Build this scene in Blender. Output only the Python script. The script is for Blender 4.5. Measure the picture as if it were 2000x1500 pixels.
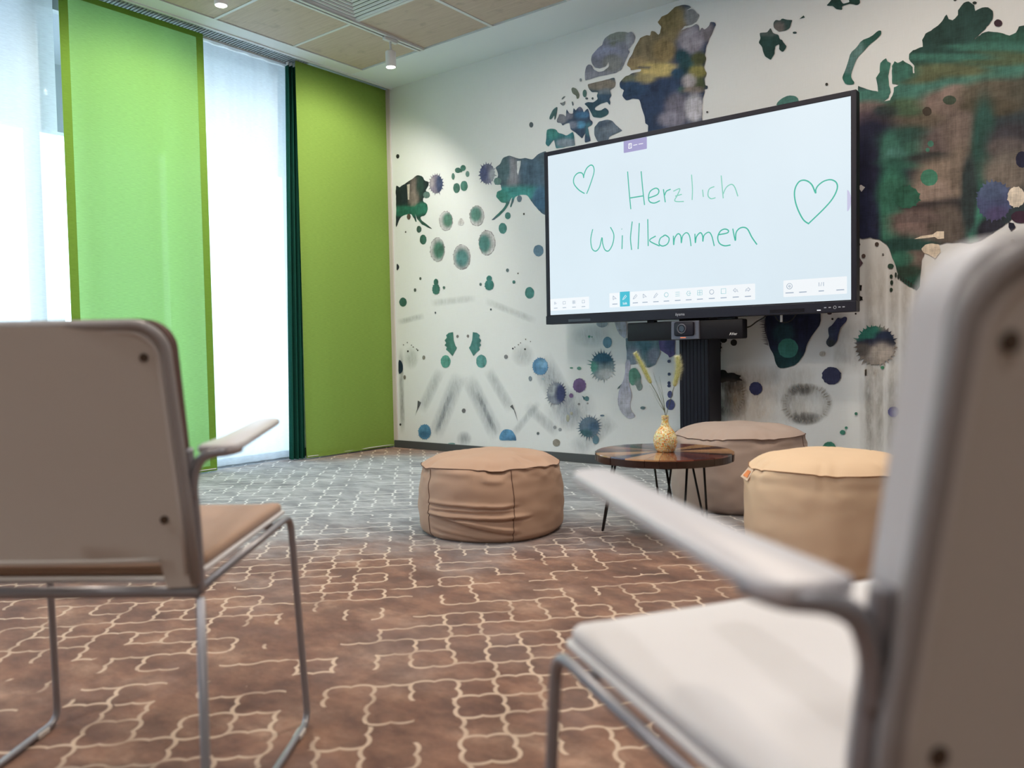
import bpy, bmesh, math, random
import numpy as np
from mathutils import Vector, Matrix, geometry, noise
random.seed(7)
S = bpy.context.scene
for o in list(bpy.data.objects): bpy.data.objects.remove(o)
COL = S.collection
# ------------------------------------------------------------------ camera
YAW, PITCH, ROLL, FPX, CAMH = math.radians(37.8425), math.radians(-2.3537), math.radians(-1.0721), 1575.5, 0.8
fw = np.array([-math.sin(YAW)*math.cos(PITCH), math.cos(YAW)*math.cos(PITCH), math.sin(PITCH)])
r0 = np.array([math.cos(YAW), math.sin(YAW), 0]); u0 = np.cross(r0, fw)
rt = math.cos(ROLL)*r0+math.sin(ROLL)*u0; up = -math.sin(ROLL)*r0+math.cos(ROLL)*u0
CPOS = np.array([0, 0, CAMH])
cd = bpy.data.cameras.new('camera'); cam = bpy.data.objects.new('camera', cd); COL.objects.link(cam)
cam.matrix_world = Matrix(((rt[0], up[0], -fw[0], 0), (rt[1], up[1], -fw[1], 0), (rt[2], up[2], -fw[2], CAMH), (0, 0, 0, 1)))
cd.sensor_width = 36; cd.lens = FPX/2000*36; cd.clip_start = .02
cd.dof.use_dof = True; cd.dof.focus_distance = 4.9; cd.dof.aperture_fstop = 3.0
S.camera = cam
S.view_settings.view_transform = 'Standard'; S.view_settings.look = 'None'
S.view_settings.exposure = 0.0; S.view_settings.gamma = 1; S.view_settings.use_curve_mapping = False
# measured points of the photograph -> real place on a wall / floor plane
def on(ax, val, x, y):
    d = (x-1000)/FPX*rt-(y-750)/FPX*up+fw
    t = (val-CPOS[ax])/d[ax]
    return CPOS+t*d
# ------------------------------------------------------------------ world
WY, WX, ZC = 4.79, -5.24, 3.0          # back wall, window wall, ceiling
w = bpy.data.worlds.new('sky'); S.world = w; w.use_nodes = True
bg = w.node_tree.nodes['Background']; bg.inputs[0].default_value = (.68, .85, 1, 1); bg.inputs[1].default_value = 6.0
def lamp(name, kind, loc, rot, energy, color, **kw):
    l = bpy.data.lights.new(name, kind); l.energy = energy; l.color = color
    for k, v in kw.items(): setattr(l, k, v)
    o = bpy.data.objects.new(name, l); COL.objects.link(o); o.location = loc; o.rotation_euler = rot
    return o
PORT = lamp('sky_portal', 'AREA', (WX-.12, 1.35, 1.5), (0, math.radians(-90), 0), 1, (1, 1, 1), shape='RECTANGLE', size=3.0, size_y=5.2)
PORT.data.cycles.is_portal = True
# added fill lamps under the ceiling, unseen and without fixtures
WARM = (1.0, .86, .70)
NEU = (1.0, .96, .92)
for x, y, e, c in ((-2.3, 1.5, 30, WARM), (-1.0, 2.8, 22, WARM), (-3.6, 1.2, 11, WARM), (-.2, 1.0, 14, NEU), (-1.8, -.9, 24, NEU), (.8, -.6, 14, NEU), (-2.9, 3.4, 15, NEU), (-.7, 3.5, 18, WARM)):
    lamp('fill_light', 'AREA', (x, y, 2.96), (0, 0, 0), e, c, shape='DISK', size=.25)
# ------------------------------------------------------------------ materials
def lin(c):
    c = c.lstrip('#'); c = c if len(c) == 6 else ''.join(q*2 for q in c); v = [int(c[i:i+2], 16)/255 for i in (0, 2, 4)]
    return tuple(x/12.92 if x <= .04045 else ((x+.055)/1.055)**2.4 for x in v)
class NT:
    def __init__(s, name):
        s.m = bpy.data.materials.new(name); s.m.use_nodes = True; s.t = s.m.node_tree; s.n = s.t.nodes; s.l = s.t.links
        s.p = s.n['Principled BSDF']; s.out = s.n['Material Output']
    def put(s, sock, v):
        if hasattr(v, 'links') or isinstance(v, bpy.types.NodeSocket): s.l.new(v, sock)
        elif isinstance(v, tuple) and len(v) == 3 and sock.type == 'RGBA': sock.default_value = (*v, 1)
        else: sock.default_value = v
    def node(s, typ, ins=None, **kw):
        n = s.n.new(typ)
        for k, v in kw.items(): setattr(n, k, v)
        for k, v in (ins or {}).items(): s.put(n.inputs[k], v)
        return n
    def math(s, op, a, b=0.0, c=None):
        n = s.node('ShaderNodeMath', {0: a, 1: b}, operation=op)
        if c is not None: s.put(n.inputs[2], c)
        return n.outputs[0]
    def mix(s, f, a, b):
        n = s.node('ShaderNodeMix', data_type='RGBA'); s.put(n.inputs[0], f); s.put(n.inputs[6], a); s.put(n.inputs[7], b)
        return n.outputs[2]
    def coord(s, kind='Object'): return s.node('ShaderNodeTexCoord').outputs[kind]
    def mapv(s, v, scale=(1, 1, 1), rot=(0, 0, 0), loc=(0, 0, 0)):
        return s.node('ShaderNodeMapping', {0: v, 1: loc, 2: rot, 3: scale}).outputs[0]
    def noise(s, v, scale=5, detail=4, rough=.5, out=0):
        return s.node('ShaderNodeTexNoise', {'Vector': v, 'Scale': scale, 'Detail': detail, 'Roughness': rough}).outputs[out]
    def ramp(s, f, stops):
        n = s.node('ShaderNodeValToRGB', {0: f}); e = n.color_ramp.elements
        while len(e) < len(stops): e.new(.5)
        for i, (p, c) in enumerate(stops):
            e[i].position = p; e[i].color = (*(c if isinstance(c, tuple) else lin(c)), 1)
        return n.outputs[0]
    def bump(s, h, strength=.3, dist=.01):
        b = s.node('ShaderNodeBump', {'Height': h, 'Strength': strength, 'Distance': dist}); s.l.new(b.outputs[0], s.p.inputs['Normal'])
    def base(s, c, rough=.6, **kw):
        s.put(s.p.inputs['Base Color'], c); s.put(s.p.inputs['Roughness'], rough)
        for k, v in kw.items(): s.put(s.p.inputs[k.replace('_', ' ')], v)
        return s
def M(name, c, rough=.5, var=.12, scale=8, bump=0, bscale=200, **kw):
    t = NT(name); c = lin(c) if isinstance(c, str) else c
    v = t.noise(t.coord(), scale, 5)
    col = t.mix(v, tuple(x*(1-var) for x in c), tuple(min(1, x*(1+var)) for x in c))
    t.base(col, rough, **kw)
    if bump: t.bump(t.noise(t.coord(), bscale, 2), bump, .002)
    return t.m
# carpet -----------------------------------------------------------
def carpet():
    t = NT('carpet'); c = t.coord()
    sep = t.node('ShaderNodeSeparateXYZ', {0: c}); X, Y = sep.outputs[0], sep.outputs[1]
    u = t.math('MULTIPLY', t.math('ADD', X, Y), .70711); v = t.math('MULTIPLY', t.math('SUBTRACT', Y, X), .70711)
    U = t.math('MULTIPLY_ADD', u, 10, .1); V = t.math('MULTIPLY_ADD', v, 10, -.4)
    wob = t.noise(c, 9, 2)
    wv = t.math('MULTIPLY_ADD', wob, .05, -.025)
    U = t.math('ADD', U, wv); V = t.math('SUBTRACT', V, wv)
    big = t.noise(t.mapv(c, loc=(3, 1, 0)), 1.3, 2)
    def lines(A, B, seed):      # lines near integer B, running along A
        k = t.math('ROUND', B); i = t.math('FLOOR', A)
        par = t.math('MULTIPLY', t.math('PINGPONG', t.math('ADD', i, k), 1.0), 2.0)      # 0 even, 2 odd
        sgn = t.math('SUBTRACT', par, 1.0)
        sn = t.math('ABSOLUTE', t.math('SINE', t.math('MULTIPLY', A, 2*math.pi)))
        off = t.math('MULTIPLY', t.math('MULTIPLY', t.math('POWER', sn, .75), sgn), .085)
        d = t.math('ABSOLUTE', t.math('SUBTRACT', t.math('SUBTRACT', B, k), off))
        wn = t.node('ShaderNodeTexWhiteNoise', noise_dimensions='3D')
        cx = t.node('ShaderNodeCombineXYZ', {0: i, 1: k, 2: seed}); t.l.new(cx.outputs[0], wn.inputs[0])
        thr = t.math('MULTIPLY_ADD', big, 1.7, -.46)
        on_ = t.math('GREATER_THAN', wn.outputs[0], thr)
        # soft line
        s = t.node('ShaderNodeMapRange', {0: d, 1: .032, 2: .066, 3: 1.0, 4: 0.0}, interpolation_type='SMOOTHSTEP').outputs[0]
        return t.math('MULTIPLY', s, on_)
    L = t.math('MAXIMUM', lines(U, V, 1.5), lines(V, U, 7.5))
    fade = t.node('ShaderNodeMapRange', {0: t.noise(t.mapv(c, loc=(9, 4, 0)), 7, 4), 1: .28, 2: .55, 3: .35, 4: .92}).outputs[0]
    L = t.math('MULTIPLY', L, fade)
    fib = t.noise(c, 420, 2)
    L = t.math('MULTIPLY', L, t.math('MULTIPLY_ADD', fib, .6, .7)); 
    n1 = t.noise(t.mapv(c, rot=(0, 0, math.radians(45)), scale=(1, 2.2, 1)), 3.2, 8, .68)
    n2 = t.noise(t.mapv(c, loc=(5, 5, 0)), 1.9, 5, .6); n3 = t.noise(t.mapv(c, loc=(2, 8, 0)), 6.5, 6, .7)
    brown = t.ramp(n1, [(.30, '#5f3a29'), (.43, '#835a47'), (.53, '#9a7059'), (.68, '#b9937c')])
    brown = t.mix(t.node('ShaderNodeMapRange', {0: n2, 1: .52, 2: .68, 3: 0, 4: .5}).outputs[0], brown, lin('#96807a'))
    brown = t.mix(t.node('ShaderNodeMapRange', {0: n3, 1: .40, 2: .60, 3: .55, 4: 0}).outputs[0], brown, lin('#4a2c22'))
    grey = t.ramp(n1, [(.30, '#676d76'), (.44, '#878e97'), (.55, '#a0a7b0'), (.70, '#bfc6cc')])
    vz = t.math('ADD', v, t.math('MULTIPLY_ADD', n2, 1.1, -.55)); vz = t.math('ADD', vz, t.math('MULTIPLY', n1, .35))
    z1 = t.node('ShaderNodeMapRange', {0: vz, 1: 3.0, 2: 4.2}, interpolation_type='SMOOTHSTEP').outputs[0]
    z2 = t.node('ShaderNodeMapRange', {0: vz, 1: 6.1, 2: 6.9, 3: 1, 4: 0}, interpolation_type='SMOOTHSTEP').outputs[0]
    z = t.math('MULTIPLY', z1, z2)
    basec = t.mix(z, brown, grey)
    linec = t.mix(z, lin('#e2c9b2'), lin('#e3e9ec'))
    col = t.mix(L, basec, linec)
    col = t.mix(t.math('MULTIPLY', fib, .35), col, t.mix(.5, col, (.02, .015, .01)))
    t.base(col, .95, Specular_IOR_Level=.15, Sheen_Weight=.25, Sheen_Roughness=.6)
    t.bump(t.math('MULTIPLY_ADD', L, .35, fib), .5, .004)
    return t.m
def wallpaper(name, extra=None):
    t = NT(name); c = t.coord()
    f1 = t.noise(t.mapv(c, scale=(1, 1, 60)), 14, 3); f2 = t.noise(t.mapv(c, scale=(60, 1, 1)), 14, 3)
    weave = t.math('MULTIPLY', t.math('ADD', f1, f2), .5)
    cloud = t.noise(c, 1.6, 4)
    col = t.mix(cloud, lin('#e1e5e9'), lin('#eef2f6'))
    col = t.mix(t.node('ShaderNodeMapRange', {0: weave, 1: .35, 2: .62, 3: .10, 4: 0}).outputs[0], col, lin('#a8a298'))
    t.base(col, .75, Specular_IOR_Level=.25); t.bump(weave, .12, .002)
    return t.m
def ink(name, alpha):
    t = NT(name); c = t.coord()
    at = t.node('ShaderNodeVertexColor', layer_name='Col')
    f1 = t.noise(t.mapv(c, scale=(1, 1, 40)), 12, 3); f2 = t.noise(t.mapv(c, scale=(40, 1, 1)), 12, 3)
    brush = t.noise(t.mapv(c, scale=(8, 1, .9)), 7, 5, .7); cl = t.noise(c, 16, 6, .65)
    wv = t.math('MULTIPLY', t.math('ADD', f1, f2), .5)
    k = t.math('ADD', t.math('MULTIPLY_ADD', wv, 1.3, -.65), t.math('MULTIPLY_ADD', cl, 1.5, -.75)); k = t.math('ADD', k, t.math('MULTIPLY_ADD', brush, .9, -.45))
    k = t.math('ADD', k, 1.0)
    col = t.node('ShaderNodeVectorMath', {0: at.outputs[0]}, operation='SCALE'); t.put(col.inputs['Scale'], k)
    t.base(col.outputs[0], .7, Specular_IOR_Level=.25)
    if alpha:
        streak = t.noise(t.mapv(c, rot=(0, math.radians(30), 0), scale=(4, 1, 1.2)), 9, 6, .75)
        a = t.math('MULTIPLY', at.outputs[1], t.math('MULTIPLY_ADD', streak, 2.4, -.35))
        n = t.node('ShaderNodeMath', {0: a, 1: 1.0}, operation='MULTIPLY', use_clamp=True)
        t.l.new(n.outputs[0], t.p.inputs['Alpha'])
    return t.m
def fabric_trans(name, c, trans, transp=0.0, weave=300, tcol=None, stripes=0):
    t = NT(name); co = t.coord(); c = lin(c) if isinstance(c, str) else c
    tc = lin(tcol) if tcol else c
    wv = t.noise(t.mapv(co, scale=(1, 1, 14)), 26, 4, .6)
    k = t.math('MULTIPLY_ADD', wv, .5, .75)
    def sc(cc):
        n = t.node('ShaderNodeVectorMath', {0: (0, 0, 0)}, operation='SCALE'); n.inputs[0].default_value = cc; t.put(n.inputs['Scale'], k); return n.outputs[0]
    d = t.node('ShaderNodeBsdfDiffuse', {0: sc(c)}); tr = t.node('ShaderNodeBsdfTranslucent', {0: sc(tc)})
    m1 = t.node('ShaderNodeMixShader', {0: trans, 1: d.outputs[0], 2: tr.outputs[0]})
    out = m1.outputs[0]
    if transp:
        tp = t.node('ShaderNodeBsdfTransparent')
        f = t.math('MULTIPLY', transp, 1.0)
        if stripes:
            f = t.node('ShaderNodeMapRange', {0: t.noise(t.mapv(co, scale=(1, 1, .02)), stripes, 3), 1: .3, 2: .7, 3: transp*.6, 4: transp*1.4}).outputs[0]
        m2 = t.node('ShaderNodeMixShader', {0: f, 1: out, 2: tp.outputs[0]}); out = m2.outputs[0]
    t.l.new(out, t.out.inputs[0]); t.n.remove(t.p)
    return t.m
def emis(name, c, s=1.0, var=0):
    t = NT(name); c = lin(c) if isinstance(c, str) else c
    col = c
    if var:
        col = t.mix(t.noise(t.coord(), 1.5, 2), tuple(x*(1-var) for x in c), tuple(x*(1+var) for x in c))
    t.put(t.p.inputs['Base Color'], (.02, .02, .02)); t.put(t.p.inputs['Emission Color'], col); t.p.inputs['Emission Strength'].default_value = s
    t.p.inputs['Roughness'].default_value = .35
    return t.m
def wood(name, a, b, axis=(1, 14, 14), rough=.5, **kw):
    t = NT(name); c = t.coord('Object')
    g = t.noise(t.mapv(c, scale=axis), 5, 8, .65); kn = t.noise(c, 9, 3)
    col = t.mix(g, lin(a), lin(b))
    col = t.mix(t.node('ShaderNodeMapRange', {0: kn, 1: .58, 2: .75, 3: 0, 4: .35}).outputs[0], col, tuple(x*.5 for x in lin(a)))
    t.base(col, rough, **kw); return t.m
MAT = {
 'carpet': carpet(), 'wall': wallpaper('wallpaper'), 'ink': ink('mural_ink', False), 'wash': ink('mural_wash', True),
 'white': M('white_paint', (.82, .84, .86), .55, .04, 3), 'ceil': M('ceiling_paint', (.82, .88, .94), .8, .03, 2),
 'dim': M('far_wall', (.42, .38, .34), .9, .1, 2), 'pinkwall': M('plaster', (.6, .55, .52), .85, .06, 3),
 'base': M('baseboard_grey', (.07, .075, .08), .45, .1, 4),
 'alu': M('white_metal', (.72, .74, .76), .35, .04, 5), 'slot': M('dark_slot', (.05, .06, .07), .6), 'greymetal': M('grey_rail', (.38, .42, .44), .4, .05, 6),
 'panelwood': wood('ceiling_wood', '#b09a8a', '#dac9ba', (.8, 12, 1), .6),
 'sheer': fabric_trans('sheer_voile', (.74, .80, .86), .55, .12, tcol=None, stripes=9),
 'green': fabric_trans('green_fabric', (.27, .48, .10), .5, .015, tcol='#9fd085'), 'green_hem': fabric_trans('green_hem', (.20, .36, .06), .18, 0.0),
 'green_olive': fabric_trans('green_not_backlit', (.25, .39, .085), .12, 0.0),  # green cloth toned down in colour for the panel without window light behind
 'teal': fabric_trans('teal_fabric', (.02, .105, .075), .4, 0.0),
 'black': M('black_plastic', (.004, .004, .008), .5, .2, 20, Specular_IOR_Level=.3), 'bezel': M('bezel', (.010, .010, .022), .45, .15, 10, Specular_IOR_Level=.35), 'glossblack': M('gloss_black', (.008, .008, .014), .15, .1),
 'column': M('anodised_column', (.004, .005, .013), .5, .15, 3, Specular_IOR_Level=.3), 'camgrey': M('camera_grey', (.12, .12, .15), .3, .1, 20, Metallic=.4),
 'screen': emis('screen_glow', (.685, .80, .875), 1.0, .05), 'toolbar': emis('toolbar_glow', (.86, .90, .93), 1.0), 'cyan': emis('cyan_button', '#35b9cf', 1.0),
 'tab': emis('tab_glow', '#9d98c6', 1.0), 'icon': emis('icon_glow', '#98a8bc', 1.0), 'iconteal': emis('icon_teal', '#8cc4cc', 1.0), 'iconwhite': emis('icon_white', '#f4f6fa', 1.0),
 'pen': emis('pen_teal', '#33b39c', 1.0), 'penlight': emis('pen_light', '#7cc9b6', 1.0), 'screenedge': emis('edge_tab', '#c3c3e0', 1.0),
 'logo': M('logo_print', (.5, .52, .6), .4), 'logowhite': M('logo_white', (.9, .9, .9), .4),
 'led': emis('led_orange', (1.0, .25, .08), 1.2), 'lens': M('lens_glass', (.01, .01, .02), .06),
 'lampglow': emis('lamp_glow', (1.0, .96, .88), 6.0),
 'shell': M('chair_plastic', (.60, .56, .52), .5, .03, 4, .15, 500), 'rim': M('chair_rim', (.66, .63, .61), .35, .03, 4), 'steel': M('chair_steel', (.33, .33, .36), .36, .05, 6, Metallic=.55),
 'arm': M('chair_arm', (.66, .65, .69), .38, .03, 6), 'rimdark': M('chair_edge', (.34, .32, .32), .4, .03, 4), 'seatwhite': M('seat_plastic', (.74, .73, .75), .3, .03, 4), 'screw': M('screw_brown', (.06, .035, .02), .5),
 'tan': M('tan_upholstery', (.42, .27, .19), .9, .1, 12, .3, 700, Sheen_Weight=.3), 'lightup': M('pale_upholstery', (.76, .75, .77), .8, .04, 10, .2, 700), 'shadepad': M('tan_in_shade', (.11, .06, .05), .9, .1, 12, .3, 700),  # last one is tan upholstery with its shade put into the colour
 'pouf1': M('tan_canvas', (.49, .335, .25), .85, .08, 6, .25, 600), 'pouf2': M('taupe_canvas', (.42, .33, .29), .85, .08, 6, .25, 600), 'pouf3': M('beige_canvas', (.74, .55, .38), .85, .06, 6, .25, 600),
 'thread1': M('dark_thread', (.11, .055, .04), .8), 'thread3': M('brown_thread', (.28, .15, .08), .8), 'tag': M('tag_leather', (.72, .55, .42), .7), 'tagprint': M('tag_print', (.75, .25, .08), .6),
 'iron': M('black_iron', (.012, .01, .012), .4, .2), 'stem': M('grass_stem', (.10, .12, .06), .7), 'cable': M('cable', (.01, .01, .012), .5), 'plug': M('plug', (.75, .75, .78), .4),
 'pave': M('paving', (.85, .86, .86), .9, .1, 1), 'sky_blocker': M('sky_blocker', (.35, .38, .42), .8, .05, 1),  # second one is for the added sky light blockers outside
}
def glassm():
    t = NT('window_glass'); tp = t.node('ShaderNodeBsdfTransparent', {0: (.95, .98, .97)}); g = t.node('ShaderNodeBsdfGlossy', {0: (1, 1, 1), 'Roughness': .02})
    m = t.node('ShaderNodeMixShader', {0: .06, 1: tp.outputs[0], 2: g.outputs[0]}); t.l.new(m.outputs[0], t.out.inputs[0]); t.n.remove(t.p); return t.m
MAT['glass'] = glassm()
# ------------------------------------------------------------------ mesh helpers
def me_from(name, bm, smooth=False):
    bmesh.ops.recalc_face_normals(bm, faces=bm.faces[:])
    m = bpy.data.meshes.new(name); bm.to_mesh(m); bm.free()
    if smooth:
        m.shade_smooth()
    return m
def obj(name, bm, mat, parent=None, smooth=False, loc=None, auto=None):
    m = me_from(name, bm, smooth)
    for x in (mat if isinstance(mat, list) else [mat]): m.materials.append(MAT[x] if isinstance(x, str) else x)
    o = bpy.data.objects.new(name, m); COL.objects.link(o)
    if parent is not None: o.parent = parent
    if loc is not None: o.location = loc
    if auto: 
        m.shade_smooth(); m.set_sharp_from_angle(angle=math.radians(auto))
    return o
def thing(name, label, cat, loc=(0, 0, 0), rz=0, group=None):
    o = bpy.data.objects.new(name, None); COL.objects.link(o); o.location = loc; o.rotation_euler = (0, 0, rz); o.empty_display_size = .05
    o['label'] = label; o['category'] = cat
    if group: o['group'] = group
    return o
def tag(o, label, cat, group=None):
    o['label'] = label; o['category'] = cat
    if group: o['group'] = group
    return o
def struct(o, label=None):
    o['kind'] = 'structure'
    if label: o['label'] = label
    return o
def box(bm, a, b, bev=0, seg=2):
    a = Vector(a); b = Vector(b); c = (a+b)/2; s = b-a
    g = bmesh.ops.create_cube(bm, size=1, matrix=Matrix.Translation(c) @ Matrix.Diagonal((abs(s.x), abs(s.y), abs(s.z), 1)))
    if bev:
        es = list({e for v in g['verts'] for e in v.link_edges})
        bmesh.ops.bevel(bm, geom=es, offset=bev, segments=seg, affect='EDGES', profile=.5)
def B(a, b, bev=0):
    bm = bmesh.new(); box(bm, a, b, bev); return bm
def smooth_path(pts, n=6):
    P = [Vector(p) for p in pts]; out = []
    for i in range(len(P)-1):
        p0 = P[max(i-1, 0)]; p1 = P[i]; p2 = P[i+1]; p3 = P[min(i+2, len(P)-1)]
        for k in range(n):
            t = k/n
            out.append(.5*((2*p1)+(p2-p0)*t+(2*p0-5*p1+4*p2-p3)*t*t+(3*p1-p0-3*p2+p3)*t**3))
    out.append(P[-1]); return out
def round_path(pts, rad, n=6, closed=False):
    P = [Vector(p) for p in pts]; out = []
    N = len(P)
    for i in range(N):
        if not closed and i in (0, N-1): out.append(P[i]); continue
        a, b, c = P[i-1], P[i], P[(i+1) % N]
        r = min(rad, (a-b).length*.45, (c-b).length*.45)
        p = b+(a-b).normalized()*r; q = b+(c-b).normalized()*r
        for k in range(n+1):
            t = k/n; out.append(p*(1-t)**2+b*2*t*(1-t)+q*t*t)
    return out
def tube(bm, path, rad, seg=10, closed=False, cap=True, flat=1.0):
    P = [Vector(p) for p in path]; N = len(P); rings = []
    R = rad if callable(rad) else (lambda t: rad)
    nrm = None
    for i in range(N):
        a = P[i-1] if (i > 0 or closed) else P[i]; b = P[(i+1) % N] if (i < N-1 or closed) else P[i]
        d = (b-a).normalized() if (b-a).length > 1e-9 else Vector((0, 0, 1))
        if nrm is None:
            nrm = d.orthogonal().normalized()
        nrm = (nrm-d*nrm.dot(d)).normalized(); bi = d.cross(nrm)
        r = R(i/max(1, N-1))
        rings.append([bm.verts.new(P[i]+nrm*math.cos(2*math.pi*k/seg)*r+bi*math.sin(2*math.pi*k/seg)*r*flat) for k in range(seg)])
    for i in range(N if closed else N-1):
        A, Bq = rings[i], rings[(i+1) % N]
        for k in range(seg): bm.faces.new((A[k], A[(k+1) % seg], Bq[(k+1) % seg], Bq[k]))
    if cap and not closed:
        bm.faces.new(rings[0]); bm.faces.new(rings[-1][::-1])
def T(path, rad, **kw):
    bm = bmesh.new(); tube(bm, path, rad, **kw); return bm
def lathe(bm, prof, seg=48, c=(0, 0, 0)):
    rings = []
    for r, z in prof:
        if r < 1e-6: rings.append([bm.verts.new((c[0], c[1], c[2]+z))])
        else: rings.append([bm.verts.new((c[0]+r*math.cos(2*math.pi*k/seg), c[1]+r*math.sin(2*math.pi*k/seg), c[2]+z)) for k in range(seg)])
    for A, Bq in zip(rings, rings[1:]):
        for k in range(seg):
            k2 = (k+1) % seg
            if len(A) == 1 and len(Bq) == 1: continue
            if len(A) == 1: bm.faces.new((A[0], Bq[k], Bq[k2]))
            elif len(Bq) == 1: bm.faces.new((A[k], A[k2], Bq[0]))
            else: bm.faces.new((A[k], A[k2], Bq[k2], Bq[k]))
def cyl(bm, c, r, h, axis='Z', seg=24):
    M4 = {'Z': Matrix.Identity(4), 'X': Matrix.Rotation(math.pi/2, 4, 'Y'), 'Y': Matrix.Rotation(math.pi/2, 4, 'X')}[axis]
    bmesh.ops.create_cone(bm, cap_ends=True, segments=seg, radius1=r, radius2=r, depth=h, matrix=Matrix.Translation(c) @ M4)
def extrude_poly(bm, pts, vec, bev=0):
    vs = [bm.verts.new(p) for p in pts]; f = bm.faces.new(vs)
    r = bmesh.ops.extrude_face_region(bm, geom=[f]); nv = [g for g in r['geom'] if isinstance(g, bmesh.types.BMVert)]
    bmesh.ops.translate(bm, vec=vec, verts=nv)
    if bev:
        es = [e for e in bm.edges if e.calc_face_angle(0) > .6]
        bmesh.ops.bevel(bm, geom=es, offset=bev, segments=2, affect='EDGES', profile=.5)
def rrect(x0, x1, z0, z1, r, n=6):
    out = []
    for cx, cz, a0 in ((x1-r, z1-r, 0), (x0+r, z1-r, 90), (x0+r, z0+r, 180), (x1-r, z0+r, 270)):
        for k in range(n+1):
            a = math.radians(a0+90*k/n); out.append((cx+r*math.cos(a), cz+r*math.sin(a)))
    return out
# ------------------------------------------------------------------ room shell
XR, YF = 2.4, -2.6
struct(obj('floor', B((WX-.05, YF, -.05), (XR, WY, 0)), 'carpet'), 'patterned brown and grey carpet with cream lattice lines')
wb = struct(obj('wall_back', B((WX, WY, 0), (XR, WY+.1, ZC+.1)), 'wall'), 'white wallpapered wall with an ink splash world map mural')
struct(obj('wall_right', B((XR, YF, 0), (XR+.1, WY, ZC+.1)), 'dim'))
struct(obj('wall_front', B((WX, YF-.1, 0), (XR, YF, ZC+.1)), 'dim'))
struct(obj('wall_left', B((WX-.12, 3.99, 0), (WX+.02, WY, ZC+.1)), 'pinkwall'), 'plaster pier of the window wall behind the end panel curtain')
struct(obj('ceiling', B((WX-.2, YF, ZC+.03), (XR, WY, ZC+.12)), 'ceil'))
ceil = bpy.data.objects['ceiling']
obj('ceiling_border', B((-4.93, 4.345, ZC), (XR, WY, ZC+.03)), 'ceil', ceil)
obj('ceiling_border', B((-4.93, YF, ZC), (-4.79, 4.345, ZC+.03)), 'white', ceil)
# recessed curtain slot: lip, slotted grille and rail
obj('border_lip', B((-4.945, YF, ZC-.008), (-4.925, WY, ZC+.03)), 'white', ceil)
bm = bmesh.new(); box(bm, (-4.945, YF, ZC-.002), (-4.97, WY, ZC+.02)); obj('grille_frame', bm, 'greymetal', ceil)
bm = bmesh.new()
y = 1.4
while y < 3.98:
    box(bm, (-4.97, y, ZC+.0), (-5.10, y+.012, ZC+.02)); y += .024
g = obj('air_slot_grille', bm, 'greymetal', ceil); g['kind'] = 'stuff'
obj('curtain_track', B((-5.10, YF, ZC-.012), (-5.17, 3.99, ZC+.02)), 'alu', ceil)
# wood panels in the ceiling grid
XS = [-4.78, -4.16, -3.49, -2.865, -2.24, -1.615]
YS = [4.335, 3.70, 3.075, 2.45, 1.825]
base_panel = None
for i in range(5):
    for j in range(4):
        if i == 1 and j == 1: continue
        x0, x1, y1, y0 = XS[i]+.012, XS[i+1]-.012, YS[j]-.01, YS[j+1]+.01
        if i == 0: x0 = XS[0]
        if i == 1: x0 += .03
        obj('ceiling_panel', B((x0, y0, ZC+.004), (x1, y1, ZC+.03), .0015), 'panelwood', ceil)
for xx in XS[2:]: obj('grid_bar', B((xx-.012, YF, ZC), (xx+.012, 4.345, ZC+.03)), 'alu', ceil)
for yy in YS[1:]:
    obj('grid_bar', B((-4.79, yy-.01, ZC+.001), (XS[1], yy+.01, ZC+.03)), 'alu', ceil)
    obj('grid_bar', B((XS[1]+.04, yy-.01, ZC+.001), (XS[5], yy+.01, ZC+.03)), 'alu', ceil)
obj('ceiling_field', B((-1.6, YF, ZC+.004), (XR, 4.345, ZC+.03)), 'panelwood', ceil)
obj('ceiling_field', B((-4.79, YF, ZC+.004), (-1.6, YS[4]-.01, ZC+.03)), 'panelwood', ceil)
struct(obj('baseboard_back', B((-4.99, WY-.014, 0), (XR, WY, .062), .002), 'base'), 'dark grey skirting under the mural')
struct(obj('baseboard_left', B((WX+.02, 3.99, 0), (WX+.034, WY-.014, .062), .002), 'base'))
# jamb strip beside the mural
struct(obj('trim_1', B((-5.02, WY-.012, 0.0), (-4.955, WY, ZC), .001), 'pinkwall'), 'narrow bare plaster strip left of the mural')
# windows
for n, (y0, y1) in enumerate(((-2.6, -1.25), (-1.25, .1), (.1, 1.15), (1.15, 2.12), (2.12, 3.02), (3.02, 3.99))):
    fr = bmesh.new()
    for a, b in (((y0, 0), (y1, .055)), ((y0, 2.93), (y1, ZC+.03)), ((y0, .055), (y0+.035, 2.93)), ((y1-.035, .055), (y1, 2.93))):
        box(fr, (WX-.06, a[0], a[1]), (WX, b[0], b[1]))
    wo = struct(obj('window_%d' % (n+1), fr, 'greymetal'))
    obj('window_glass', B((WX-.034, y0+.035, .055), (WX-.028, y1-.035, 2.93)), 'glass', wo)
# outside: paved ground and two added blockers that cut sky light from above
struct(obj('ground', B((-30, -25, -.25), (WX-.1, 30, -.15)), 'pave'), 'pale paving outside the windows')
struct(obj('sky_block_slab', B((-8.2, -8, 3.0), (WX-.12, 9, 3.2)), 'sky_blocker'), 'added slab outside that blocks sky light above the windows')
struct(obj('sky_block_beam', B((-6.5, -8, 2.5), (-6.4, 9, 3.0)), 'sky_blocker'), 'added beam outside that darkens the upper part of the sheers')
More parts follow.
